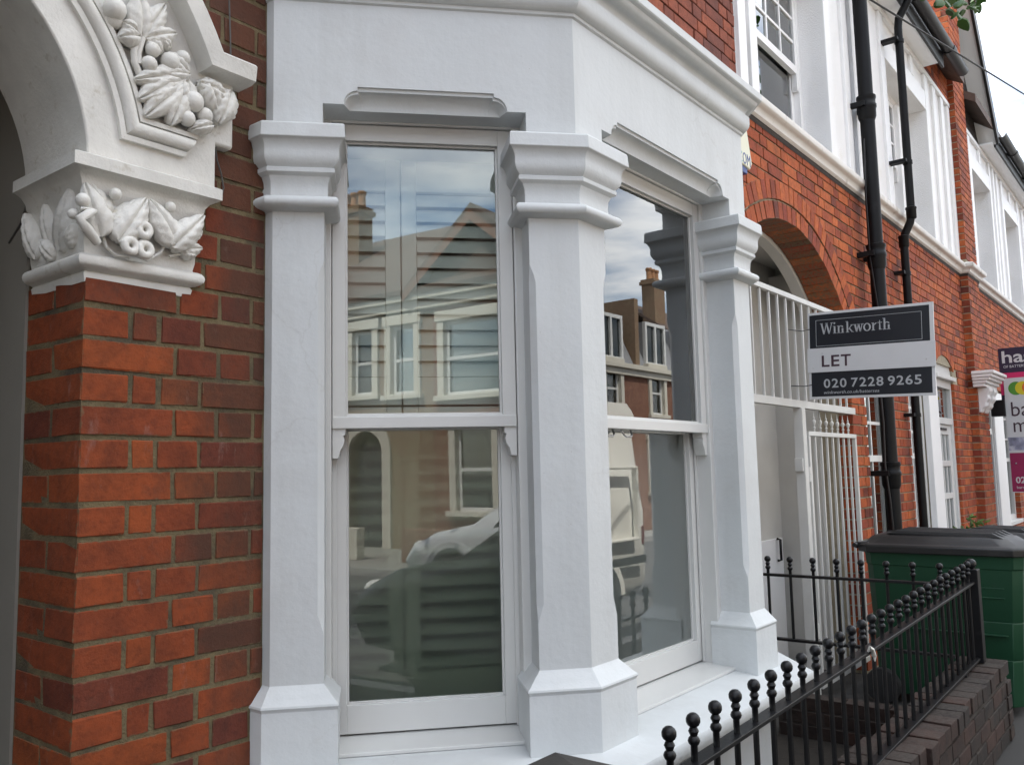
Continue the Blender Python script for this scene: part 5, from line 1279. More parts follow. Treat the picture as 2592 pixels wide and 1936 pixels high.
mb = MB(); mb.tube([bd.P(0.02, 0.10, -0.006), (4.50, -0.02, 2.30), (4.29, GY, 2.29)], 0.003, 6); mb.build('cable_tie', 'cable_black', s1, 40)
mb = MB(); mb.tube([bd.P(0.02, 0.455, -0.006), (4.50, -0.02, 1.95), (4.29, GY, 1.94)], 0.003, 6); mb.build('cable_tie', 'cable_black', s1, 40)

XS2 = 10.62
bh = Board((XS2, -0.163, 2.777), (0, -1, 0), (0, 0, -1), (-1, 0, 0))
s2 = empty('sale_board', (0, 0, 0), 'purple and hot pink estate agent board with white letters, cut by the right edge', 'sign')
bh.panel('backing', 'sign_purple', s2, 0, 0.80, 0, 0.767, -0.012, 0.0, 0.001); bh.panel('pink_band', 'sign_pink', s2, 0.0, 0.80, 0.293, 0.55, 0.0, 0.0012)
bh.text('haart', 0.20, 0.035, 0.175, 0.0012, 'sign_white', s2, 0.52, bold=0.003); bh.text('OF BATTERSEA', 0.042, 0.045, 0.235, 0.0012, 'sign_white', s2, 0.27)
bm_ = Board((XS2-0.02, -0.200, 2.42), (0, -1, 0), (0, 0, -1), (-1, 0, 0))
s3 = empty('sale_board', (0, 0, 0), 'white and crimson estate agent board with overlapping coloured discs, cut by the right edge', 'sign')
bm_.panel('backing', 'sign_white', s3, 0, 0.75, 0, 1.325, -0.007, 0.0, 0.001); bm_.panel('photo_print', 'sign_photo', s3, 0.0, 0.75, 0.69, 0.84, 0.0, 0.0012); bm_.panel('crimson_panel', 'sign_crimson', s3, 0.004, 0.746, 0.87, 1.315, 0.0, 0.0012)
for k, (u, mt_) in enumerate(((0.12, 'sign_green'), (0.19, 'sign_yellow'), (0.26, 'sign_orange'))):
    bm_.poly('disc', mt_, s3, [(u+0.078*math.cos(2*math.pi*i/28), 0.124+0.078*math.sin(2*math.pi*i/28)) for i in range(28)], 0.0012+0.0004*k, 0.0015+0.0004*k)
bm_.text('barnard', 0.24, 0.055, 0.445, 0.0012, 'sign_maroon', s3, 0.66); bm_.text('marcus', 0.24, 0.065, 0.63, 0.0012, 'sign_maroon', s3, 0.60)
bm_.text('020', 0.10, 0.045, 1.215, 0.0024, 'sign_white', s3, bold=0.002); bm_.text('barnardmarcus.co.uk', 0.045, 0.05, 1.28, 0.0024, 'sign_white', s3)
mb = MB(); mb.ball(bm_.P(0.06, 0.99, 0.003), 0.010, 8); mb.build('screw', 'steel', s3, 60)
mb = MB(); mb.box(XS2-0.06, XS2+0.06, -0.20, -0.05, 1.98, 2.17); mb.build('wall_bracket', 'iron', s3, 0, 0.01)

# alarm box, half hidden by the cornice
al = empty('alarm_box', (0, 0, 0), 'cream burglar alarm box lettered COM, half hidden behind the bay cornice', 'alarm box')
rr_, bb_ = unpx(1889, 323, -0.09), unpx(1905, 425, -0.09)
poly = [(bb_.x-0.30, bb_.z), (bb_.x-0.03, bb_.z-0.02), (bb_.x, bb_.z+0.02), (rr_.x-0.02, rr_.z+0.10), (bb_.x-0.27, rr_.z+0.10)]
mb = MB(); mb.prism(poly, -0.09, 0.0); mb.build('cover', 'alarm', al, 0, 0.008)
mb = MB(); mb.box(bb_.x-0.28, bb_.x-0.05, -0.08, -0.005, bb_.z-0.05, bb_.z-0.012); mb.build('base', 'blue_letter', al, 0, 0.004)
ba = Board((bb_.x-0.30, -0.0905, bb_.z), (1, 0, 0), (0, 0, -1), (0, -1, 0))
cp = unpx(1871, 406, -0.09)
u0 = cp.x-bb_.x+0.30; v0 = bb_.z-cp.z
ba.text('C', 0.095, u0, v0, 0.0, 'teal', al, 0.044); ba.text('O', 0.095, u0+0.052, v0, 0.0, 'blue_letter', al, 0.048); ba.text('M', 0.095, u0+0.108, v0, 0.0, 'blue_letter', al, 0.046)

# ================================================================== front railing, garden wall, end pier
def ball_bar(parent, x, y, z0, zb, r=0.0085):
    mb = MB(); mb.lathe((x, y, 0), [(r, z0), (r, zb-0.075)], 8); b = mb.build('bar', 'iron', parent, 40)
    mb = MB(); mb.lathe((x, y, zb), [(r, -0.078), (r, -0.058), (0.0125, -0.054), (0.0150, -0.047), (0.0125, -0.040), (r, -0.036), (0.0105, -0.030), (0.0130, -0.025), (0.0105, -0.020), (0.009, -0.0165)], 12); mb.build('collar', 'iron', b, 50)
    mb = MB(); mb.ball((x, y, zb), 0.0178, 14); mb.build('ball_finial', 'iron', b, 80)
YR = -0.94; slope = 0.0219
zb_at = lambda x: 0.854+slope*(x-0.90)
rl = empty('garden_railing', (0, 0, 0), 'black iron ball-topped railing running along the street in front of the bay', 'railing')
def sloped(nm, x0, x1, y0, y1, dz0, dz1, parent):
    mb = MB(); mb.hexa([(x0,y0,zb_at(x0)+dz0),(x1,y0,zb_at(x1)+dz0),(x1,y1,zb_at(x1)+dz0),(x0,y1,zb_at(x0)+dz0),(x0,y0,zb_at(x0)+dz1),(x1,y0,zb_at(x1)+dz1),(x1,y1,zb_at(x1)+dz1),(x0,y1,zb_at(x0)+dz1)]); return mb.build(nm, 'iron', parent, 0, 0.0015)
sloped('top_rail', 0.74, 4.20, YR-0.021, YR+0.021, -0.105, -0.093, rl); sloped('bottom_rail', 0.74, 4.20, YR-0.021, YR+0.021, -0.492, -0.480, rl)
x = 0.90
while x < 4.17:
    ball_bar(rl, x, YR, zb_at(x)-0.486, zb_at(x)); x += 0.1199
mb = MB(); mb.box(4.195, 4.265, YR-0.035, YR+0.035, 0.42, 0.893); mb.build('end_post', 'iron', rl, 0, 0.003)
mb = MB(); mb.ball((4.23, YR, 0.920), 0.028, 14); mb.build('ball_finial', 'iron', rl, 80)
for xx in (1.5, 2.75, 3.9):
    mb = MB(); mb.box(xx-0.012, xx+0.012, YR-0.012, YR+0.012, 0.34, zb_at(xx)-0.49); mb.build('foot', 'iron', rl, 0)
sr = empty('garden_railing', (0, 0, 0), 'black iron side railing with ball finials, running back to the porch', 'railing'); XSR = 3.88
for (z0, z1, nm) in ((0.842, 0.856, 'top_rail'), (0.494, 0.508, 'bottom_rail')):
    mb = MB(); mb.box(XSR-0.018, XSR+0.018, YR+0.03, 0.10, z0, z1); mb.build(nm, 'iron', sr, 0, 0.0015)
for k in range(8): ball_bar(sr, XSR, 0.028-0.1276*k, 0.50, 0.936)
mb = MB(); mb.tube([(2.33, YR-0.02, 0.795), (2.32, YR-0.03, 0.812), (2.345, YR-0.032, 0.80), (2.36, YR-0.028, 0.780), (2.375, YR-0.027, 0.772), (2.37, YR-0.029, 0.755)], [0.004, 0.007, 0.006, 0.009, 0.007, 0.002], 7)
tag(mb.build('plastic_scrap', 'paper', None, 60), 'scrap of torn white plastic snagged on the black railing', 'scrap')
gw = empty('garden_wall', (0, 0, 0), 'low dirty brown brick garden wall under the black railing', 'wall')
mb = MB(); mb.box(0.72, 4.42, -1.035, -0.855, 0.0, 0.315); core = mb.build('core', 'mortar_dark', gw, 0)
for k in range(4):
    x = 0.72 - (0.11 if k % 2 else 0)
    while x < 4.42:
        a, b = max(x, 0.72), min(x+0.215, 4.43); z = 0.012+0.0755*k
        if b-a > 0.03:
            put_brick(((a+b)/2, -1.045+0.05, z+0.033), (b-a, 0.10, 0.065), None, core, 'brick_garden')
            put_brick(((a+b)/2, -0.845-0.05, z+0.033), (b-a, 0.10, 0.065), None, core, 'brick_garden')
        x += 0.225
for k in range(4): put_brick((4.43-0.05, -0.945, 0.012+0.0755*k+0.033), (0.102, 0.215, 0.064), None, core, 'brick_garden')
x = 0.74
while x < 4.36:
    put_brick((x+0.052, -0.945+random.uniform(-0.012, 0.012), 0.350+random.uniform(-0.004, 0.006)+0.006*x), (0.1025, 0.225, 0.068), Matrix.Rotation(random.uniform(-0.03, 0.03), 3, 'Z'), gw, 'brick_garden', 'coping_brick'); x += 0.1135
mb = MB(); mb.box(3.80, 3.96, -0.84, -0.02, 0.0, 0.20); sw = mb.build('garden_wall', 'mortar_dark', None, 0, 0.004)
tag(sw, 'low side wall of dirty brick under the side railing', 'wall')
for k in range(3):
    y = -0.82+(0.11 if k % 2 else 0)
    while y < -0.05:
        e = min(y+0.215, -0.03)
        if e-y > 0.05: put_brick((3.846, (y+e)/2, 0.012+0.073*k+0.033), (0.10, e-y, 0.064), None, sw, 'brick_garden')
        y += 0.225
ep = empty('gate_pier', (0, 0, 0), 'dark stone pier cap with a low pyramid top, in front of the bay sill', 'pier')
PX_, PY_ = 0.535, -0.945
mb = MB(); mb.box(PX_-0.17, PX_+0.17, PY_-0.17, PY_+0.17, 0, 0.765); mb.build('shaft', 'brick_garden', ep, 0, 0.004)
mb = MB(); hs = 0.225
mb.rings([[(PX_-hs, PY_-hs, z), (PX_+hs, PY_-hs, z), (PX_+hs, PY_+hs, z), (PX_-hs, PY_+hs, z)] for z in (0.760, 0.812)] + [[(PX_-0.004, PY_-0.004, 0.873), (PX_+0.004, PY_-0.004, 0.873), (PX_+0.004, PY_+0.004, 0.873), (PX_-0.004, PY_+0.004, 0.873)]])
mb.build('cap', 'slate', ep, 0, 0.006)

# ================================================================== wheelie bins
def wheelie_bin(loc, w_, d_, h_, body, lid, label):
    b = empty('wheelie_bin', (0, 0, 0), label, 'bin', 'wheelie bins on the path')
    x0, x1 = loc[0], loc[0]+w_; y1, y0 = loc[1], loc[1]-d_; mb = MB(); rs = []
    tp = 0.06
    for (t, o) in ((0.0, 0), (0.02, 0), (0.30, 0), (0.305, -0.003), (0.315, 0), (0.55, 0), (0.555, -0.003), (0.565, 0), (0.90, 0), (0.91, 0.006), (0.97, 0.006), (1.0, 0.010)):
        k = tp*(1-t); z = 0.06+(h_-0.06)*t; c = 0.045
        X0, X1, Y0, Y1 = x0+k-o, x1-k+o, y0+k-o, y1-k*0.3+o
        rs.append([(X0+c,Y0,z),(X1-c,Y0,z),(X1,Y0+c,z),(X1,Y1-c,z),(X1-c,Y1,z),(X0+c,Y1,z),(X0,Y1-c,z),(X0,Y0+c,z)])
    mb.rings(rs, True, True, False); mb.build('body', body, b, 30, 0.006)
    for zz in (0.50, 0.73, 0.79):                                  # raised moulding marks on the side
        mb = MB(); mb.box(x0+0.010, x0+0.05, y0+0.10, y1-0.25, zz*h_, zz*h_+0.008); mb.build('moulded_rib', body, b, 0, 0.003)
    mb = MB(); rs = []
    for (z, i) in ((h_-0.005, -0.028), (h_+0.035, -0.030), (h_+0.045, -0.022), (h_+0.050, 0.03), (h_+0.085, 0.07), (h_+0.105, 0.16), (h_+0.115, 0.26)):
        c = 0.07; dz = 0.0
        X0, X1, Y0, Y1 = x0+i, x1-i, y0+i*1.2, y1-i*0.6+0.03
        rs.append([(X0+c,Y0,z),(X1-c,Y0,z),(X1,Y0+c,z),(X1,Y1-c,z),(X1-c,Y1,z),(X0+c,Y1,z),(X0,Y1-c,z),(X0,Y0+c,z)])
    mb.rings(rs); ld = mb.build('lid', lid, b, 40, 0.005)
    for k in range(4):
        xx = x0+0.14+k*(w_-0.28)/3; mb = MB(); mb.hexa([(xx-0.02,y0+0.10,h_+0.086),(xx+0.02,y0+0.10,h_+0.086),(xx+0.02,y1-0.10,h_+0.100),(xx-0.02,y1-0.10,h_+0.100),(xx-0.012,y0+0.16,h_+0.118),(xx+0.012,y0+0.16,h_+0.118),(xx+0.012,y1-0.16,h_+0.124),(xx-0.012,y1-0.16,h_+0.124)]); mb.build('lid_ridge', lid, ld, 0, 0.006)
    mb = MB(); mb.tube([(x0-0.01, y1+0.055, h_+0.035), (x1+0.01, y1+0.055, h_+0.035)], 0.014, 10); mb.build('handle', lid, b, 50)
    for xx in (x0+0.03, x1-0.07):
        mb = MB(); mb.box(xx, xx+0.04, y1-0.02, y1+0.068, h_+0.012, h_+0.052); mb.build('handle_bracket', lid, b, 0, 0.008)
    for xx in (x0-0.02, x1-0.04):
        mb = MB(); mb.lathe((xx, y1-0.06, 0.105), [(0.03, 0), (0.10, 0.004), (0.105, 0.015), (0.105, 0.05), (0.10, 0.06), (0.03, 0.06)], 20, 'X'); mb.build('wheel', 'black_rubber', b, 40)
    return b
wheelie_bin((4.78, -0.235), 0.60, 0.86, 0.915, 'bin_green', 'bin_lid', 'large green wheelie bin with a dark grey lid, beyond the railing')
wheelie_bin((6.35, -0.42), 0.56, 0.60, 0.84, 'bin_lid', 'bin_lid', 'dark grey wheelie bin at the right edge, behind the green bin')

# shrubs behind the bin
def shrub(x, y, h, n, label, seed):
    rnd = random.Random(seed); s = empty('shrub', (0, 0, 0), label, 'plant', 'potted shrubs by the wall')
    mb = MB(); mb.lathe((x, y, 0), [(0.09, 0.0), (0.13, 0.24), (0.145, 0.25), (0.145, 0.28), (0.12, 0.28), (0.11, 0.25)], 16); mb.build('pot', 'terracotta', s, 40)
    mb = MB(); tips = []
    for k in range(7):
        a = rnd.uniform(0, 6.28); r = rnd.uniform(0.02, 0.12); t = (x+r*math.cos(a), y+r*math.sin(a), h*rnd.uniform(0.7, 1.0)); tips.append(t)
        mb.tube([(x, y, 0.26), (x+(t[0]-x)*0.4, y+(t[1]-y)*0.4, 0.26+(t[2]-0.26)*0.55), t], [0.007, 0.005, 0.002], 6)
    mb.build('stems', 'bark', s, 50)
    mb = MB()
    for t in tips:
        for k in range(n):
            f_ = rnd.uniform(0.35, 1.0); b = Vector((x+(t[0]-x)*f_, y+(t[1]-y)*f_, 0.26+(t[2]-0.26)*f_)); a = rnd.uniform(0, 6.28)
            dv = Vector((math.cos(a), math.sin(a), rnd.uniform(0.1, 1.0))).normalized()*rnd.uniform(0.05, 0.085); lobe(mb, b, b+dv, 0.014, (0, 0, 1), 0.004, 3, 2, crease=0.0)
    o = mb.build('leaves', 'leaf_young', s, 60); o['kind'] = 'stuff'
shrub(7.75, -0.33, 1.06, 22, 'leafy green potted shrub standing before the glazed door', 3)
shrub(6.72, -0.36, 0.94, 12, 'small low potted shrub beside the black rainwater pipe', 5)

# street tree whose lowest twigs hang into the top right corner
def limb(mb, p0, p1, r0, r1, n=5, wob=0.08, rnd=random):
    p0, p1 = Vector(p0), Vector(p1); pts = [p0.lerp(p1, i/n)+Vector((rnd.uniform(-wob, wob), rnd.uniform(-wob, wob), 0))*(0 if i in (0, n) else 1) for i in range(n+1)]
    mb.tube(pts, [r0+(r1-r0)*i/n for i in range(n+1)], 8); return pts
tr = empty('street_tree', (0, 0, 0), 'street tree whose lowest green leaves hang into the top right corner', 'tree')
rnd = random.Random(11); TX, TY = 8.6, -2.15
mb = MB(); trunk = limb(mb, (TX, TY, 0), (TX-0.05, TY+0.05, 4.4), 0.15, 0.10, 7, 0.04, rnd); tips = []
for k in range(9):
    a = 2*math.pi*k/9+rnd.uniform(-.2, .2); z0 = rnd.uniform(3.9, 4.4); e = Vector((TX+0.55*math.cos(a), TY+0.55*math.sin(a), z0+rnd.uniform(0.8, 1.9)))
    limb(mb, (TX-0.04, TY+0.04, z0), e, 0.05, 0.015, 5, 0.06, rnd); tips.append(e)
twig = unpx(2440, -60, -1.02)
q = unpx(2470, 8, -1.0)
limb(mb, tips[2], twig, 0.018, 0.008, 5, 0.03, rnd); limb(mb, twig, q, 0.008, 0.003, 3, 0.01, rnd)
mb.build('trunk', 'bark', tr, 60)
mb = MB()
def leaf_at(c, s, rnd, up=None):
    a = rnd.uniform(0, 6.28); dv = Vector((math.cos(a), math.sin(a), rnd.uniform(-1.0, 0.2))).normalized(); up = Vector((rnd.uniform(-.5, .5), rnd.uniform(-.9, .1), rnd.uniform(0.2, 1))).normalized()
    lobe(mb, c, Vector(c)+dv*s, s*0.42, up, s*0.08, 4, 4, tipw=0.25, crease=0.1, shape=0.8)
for e in tips:
    for k in range(110): 
        c = e+Vector((rnd.gauss(0, 0.27), rnd.gauss(0, 0.22), rnd.gauss(0.1, 0.40)))
        if project(c) and in_view(c, 30): continue
        leaf_at(c, rnd.uniform(0.06, 0.10), rnd)
for k in range(95):
    px, py = rnd.uniform(2335, 2505), rnd.uniform(-90, 66)
    if py > 66-abs(px-2430)*0.7 and not (2450 < px < 2485 and py < 60) : continue
    leaf_at(unpx(px, py-14, rnd.uniform(-1.12, -0.92)), rnd.uniform(0.055, 0.085), rnd)
o = mb.build('crown', 'leaf', tr, 60)
blocker_tree = empty('street_tree', (0, 0, 0), 'added leafy tree out of view to the left, blocking sky light from the porch', 'tree')  # unseen tree added to keep sky light off the porch jamb and arch soffit
rnd = random.Random(23); T2 = Vector((-5.9, -2.45, 0)); mb = MB(); limb(mb, T2, T2+Vector((0.05, 0.05, 3.2)), 0.17, 0.12, 6, 0.04, rnd); tips = []
for k in range(14):
    a_ = 2*math.pi*k/14+rnd.uniform(-.2, .2); e = T2+Vector((1.5*math.cos(a_)*rnd.uniform(.5, 1), 1.5*math.sin(a_)*rnd.uniform(.5, 1), rnd.uniform(3.6, 6.4))); limb(mb, T2+Vector((0.04, 0.04, rnd.uniform(2.6, 3.2))), e, 0.06, 0.015, 5, 0.08, rnd); tips.append(e)
mb.build('trunk', 'bark', blocker_tree, 60); mb = MB()
for e in tips:
    for k in range(110): leaf_at(e+Vector((rnd.gauss(0, 0.42), rnd.gauss(0, 0.42), rnd.gauss(0.1, 0.5))), rnd.uniform(0.13, 0.20), rnd)
mb.build('crown', 'leaf', blocker_tree, 60)
# telephone wire from the eaves of house 2
a = unpx(2190, -8, -0.25); rr = CF+CR*((2592-1296)/FPX)-CU*((239-968)/FPX); b = CAMP+rr*9.0; b = a+(b-a)*5.0
mb = MB(); mb.tube([a.lerp(b, i/30) for i in range(31)], 0.008, 6)
tag(mb.build('telephone_wire', 'cable_black', None, 60), 'black telephone wire slung from the eaves across the sky', 'wire')

# ================================================================== across the street (seen in the window reflections)
OY = -11.5
def opp_window(f, x0, x1, z0, z1, parent, arched=False):
    wn = part('window', parent); t = 0.07
    mb = MB(); s = 0.16
    f.box(mb, x0-s, x0, -0.06, 0.12, z0, z1); f.box(mb, x1, x1+s, -0.06, 0.12, z0, z1); f.box(mb, x0-s-0.04, x1+s+0.04, -0.08, 0.12, z1, z1+0.20); f.box(mb, x0-s-0.06, x1+s+0.06, -0.12, 0.12, z0-0.10, z0)
    mb.build('surround', 'opp_white', wn, 0, 0.01)
    mb = MB(); zm = (z0+z1)/2
    for q in ((x0, x0+t, z0, z1), (x1-t, x1, z0, z1), (x0+t, x1-t, z0, z0+t), (x0+t, x1-t, z1-t, z1), (x0+t, x1-t, zm-0.03, zm+0.03)): f.box(mb, q[0], q[1], 0.05, 0.11, q[2], q[3])
    mb.build('sash', 'sash', wn, 0)
    mb = MB(); f.box(mb, x0+t, x1-t, 0.08, 0.084, z0+t, z1-t); mb.build('pane', 'glass1', wn, 0)
def chimney(parent, x, z0, z1, w_=0.75, d_=0.5, pots=3, y=OY-2.2):
    c = part('chimney', parent); mb = MB(); mb.box(x-w_/2, x+w_/2, y-d_/2, y+d_/2, z0, z1-0.2); mb.box(x-w_/2-0.06, x+w_/2+0.06, y-d_/2-0.06, y+d_/2+0.06, z1-0.198, z1-0.08); mb.box(x-w_/2-0.02, x+w_/2+0.02, y-d_/2-0.02, y+d_/2+0.02, z1-0.079, z1); mb.build('stack', 'opp_brick', c, 0, 0.01)
    for k in range(pots):
        px = x-w_/2+w_*(k+0.5)/pots; mb = MB(); mb.lathe((px, y, z1), [(0.10, 0), (0.09, 0.30), (0.115, 0.33), (0.115, 0.40), (0.08, 0.42)], 14); mb.build('chimney_pot', 'terracotta', c, 40)
def opp_house(x0, x1, label, wallmat='opp_brick', roofkind='pitch', gable=None, chim=(), ze=5.0, zr=7.4, door=None, wins=(), gwins=(), group=None):
    h = empty('terraced_house', (0, 0, 0), label, 'house', group)
    f = Face((0, OY), (1, 0), (0, -1)); holes = [(a, b, c, d) for a, b, c, d in list(wins)+list(gwins)]
    if door: holes.append((door-0.45, door+0.45, 0, 2.35))
    mb = MB(); wall_slab(mb, x0+0.002, x1-0.002, 0, ze, OY-0.3, OY, holes); mb.build('wall', wallmat, h, 0)
    mb = MB(); mb.box(x0+0.002, x1-0.002, OY-7.0, OY-6.8, 0, ze); mb.box(x0+0.002, x1-0.002, OY-3.0, OY-2.9, 0, ze); mb.box(x0+0.002, x1-0.002, OY-2.9, OY-0.3, 2.7, 2.8); mb.box(x0+0.002, x1-0.002, OY-2.9, OY-0.3, ze-0.1, ze-0.02); mb.build('inner_walls', 'inside', h, 0)
    for wv in list(wins)+list(gwins): opp_window(f, *wv, h)
    mb = MB(); mb.box(x0, x1, OY-0.02, OY+0.10, ze-0.30, ze-0.12); mb.box(x0, x1, OY-0.02, OY+0.18, ze-0.119, ze+0.02); mb.build('cornice', 'opp_white', h, 0, 0.01)
    if door is not None:
        d = part('front_door', h); mb = MB(); mb.box(door-0.42, door+0.42, OY-0.22, OY-0.16, 0.0, 2.1); mb.build('leaf', 'dark_door', d, 0, 0.005)
        mb = MB(); pts = [(door+0.45*math.cos(R(a)), 1.95+0.40*math.sin(R(a))) for a in range(0, 181, 15)]; outp = [(door+0.68*math.cos(R(a)), 1.95+0.62*math.sin(R(a))) for a in range(0, 181, 15)]
        mb.prism(pts+outp[::-1], OY-0.05, OY+0.06); mb.box(door-0.68, door-0.46, OY-0.05, OY+0.06, 0, 1.95); mb.box(door+0.46, door+0.68, OY-0.05, OY+0.06, 0, 1.95); mb.build('arch_surround', 'opp_white', d, 0, 0.008)
    if roofkind == 'pitch':
        mb = MB(); mb.hexa([(x0,OY+0.22,ze),(x1,OY+0.22,ze),(x1,OY-3.4,zr),(x0,OY-3.4,zr),(x0,OY+0.22,ze+0.1),(x1,OY+0.22,ze+0.1),(x1,OY-3.4,zr+0.1),(x0,OY-3.4,zr+0.1)]); mb.hexa([(x0,OY-7.0,ze),(x1,OY-7.0,ze),(x1,OY-3.4,zr),(x0,OY-3.4,zr),(x0,OY-7.0,ze+0.1),(x1,OY-7.0,ze+0.1),(x1,OY-3.4,zr+0.1),(x0,OY-3.4,zr+0.1)]); mb.build('roof', 'roof', h, 0)
    else:
        mb = MB(); mb.hexa([(x0,OY-0.05,ze),(x1,OY-0.05,ze),(x1,OY-7.0,ze),(x0,OY-7.0,ze),(x0,OY-0.75,ze+1.55),(x1,OY-0.75,ze+1.55),(x1,OY-6.3,ze+1.75),(x0,OY-6.3,ze+1.75)]); mb.build('mansard_roof', 'lead', h, 0)
        for dx in (x0+(x1-x0)*0.27, x0+(x1-x0)*0.72):
            dm = part('dormer', h); mb = MB(); mb.box(dx-0.62, dx+0.62, OY-1.2, OY-0.18, ze+0.12, ze+1.42); mb.build('cheeks', 'lead', dm, 0); mb = MB()
            for q in ((-0.62, -0.52), (-0.05, 0.05), (0.52, 0.62)): mb.box(dx+q[0], dx+q[1], OY-0.178, OY-0.08, ze+0.12, ze+1.42)
            for q in ((0.12, 0.22), (1.32, 1.42)): mb.box(dx-0.519, dx+0.519, OY-0.177, OY-0.085, ze+q[0], ze+q[1])
            mb.build('casement', 'sash', dm, 0); mb = MB(); mb.box(dx-0.519, dx+0.519, OY-0.15, OY-0.145, ze+0.22, ze+1.32); mb.build('pane', 'dark_glass', dm, 0)
        mb = MB(); mb.box(x0-0.10, x0+0.12, OY-6.0, OY-0.0, ze-0.1, ze+2.0); mb.build('party_parapet', 'opp_brick', h, 0)
    if gable:
        gx, gw_, gz = gable; g = part('gable', h)
        mb = MB(); mb.prism([(gx-gw_, ze+0.02), (gx+gw_, ze+0.02), (gx, gz)], OY-0.12, OY-0.02); mb.build('gable_wall', 'roof', g, 0)
        for sg in (-1, 1):
            mb = MB(); mb.prism([(gx+sg*(gw_+0.18), ze-0.1), (gx+sg*(gw_+0.18), ze+0.12), (gx, gz+0.22), (gx, gz+0.0)], OY-2.6, OY+0.20); mb.build('gable_roof', 'roof', g, 0)
            mb = MB(); mb.prism([(gx+sg*(gw_+0.16), ze-0.14), (gx+sg*(gw_+0.16), ze+0.02), (gx, gz+0.08), (gx, gz-0.12)], OY+0.205, OY+0.24); mb.build('bargeboard', 'opp_red', g, 0)
    for (cx, cz0, cz1) in chim: chimney(h, cx, cz0, cz1)
    # low front wall of the garden
    mb = MB(); mb.box(x0+0.9, x1-0.1, OY+1.85, OY+2.05, 0, 0.55); mb.build('front_wall', 'opp_white' if wallmat == 'opp_brick' else 'opp_red', h, 0, 0.01)
G = 'terraced houses across the street'
U = lambda xs: [(x, x+0.75, 3.05, 4.35) for x in xs]
opp_house(-17.2, -12.6, 'brick house across the street, outside the window reflections', 'opp_red', wins=U((-16.4, -14.4)), gwins=[(-16.4, -15.4, 0.8, 2.3)], door=-13.5, group=G)
opp_house(-12.6, -8.0, 'yellow brick house with arched doorway and chimney, reflected left in the side window', 'opp_brick', chim=[(-12.15, 4.8, 8.0)], wins=[(-10.1, -9.55, 3.1, 4.45), (-9.05, -8.45, 3.05, 4.45)], gwins=[(-12.2, -11.3, 0.8, 2.3)], door=-9.75, group=G)
opp_house(-8.0, -3.2, 'brown brick gabled house with wide white window, reflected right in the side window', 'opp_red', gable=(-6.9, 1.5, 6.35), wins=[(-7.7, -6.3, 2.95, 4.4), (-5.2, -4.4, 3.05, 4.35)], gwins=[(-7.45, -6.6, 0.75, 2.3)], door=-4.6, group=G)
for k in range(4):
    x0 = -3.2+4.9*k
    opp_house(x0, x0+4.9, 'brick house across the street, outside the window reflections', 'opp_brick' if k % 2 else 'opp_red', wins=U((x0+0.8, x0+3.1)), gwins=[(x0+0.7, x0+1.7, 0.8, 2.3)], door=x0+3.7, chim=[(x0+0.2, 5.5, 8.1)], group=G)
opp_house(16.4, 20.9, 'white corniced house with a slate mansard and twin dormers, reflected in the front window', 'opp_red', 'mansard', chim=[(20.6, 4.4, 6.35)], ze=4.40, wins=U((17.1, 19.1)), gwins=[(17.0, 18.0, 0.8, 2.3)], door=19.8, group=G)
opp_house(20.9, 25.6, 'second mansard house across the street, with white dormers, reflected beside the window edge', 'opp_red', 'mansard', ze=4.40, wins=U((21.6, 23.8)), gwins=[(21.6, 22.6, 0.8, 2.3)], door=24.4, group=G)
opp_house(25.6, 30.5, 'brick house across the street, outside the window reflections', 'opp_brick', chim=[(26.0, 5.5, 8.1)], wins=U((26.6, 28.8)), gwins=[(26.6, 27.6, 0.8, 2.3)], door=29.4, group=G)

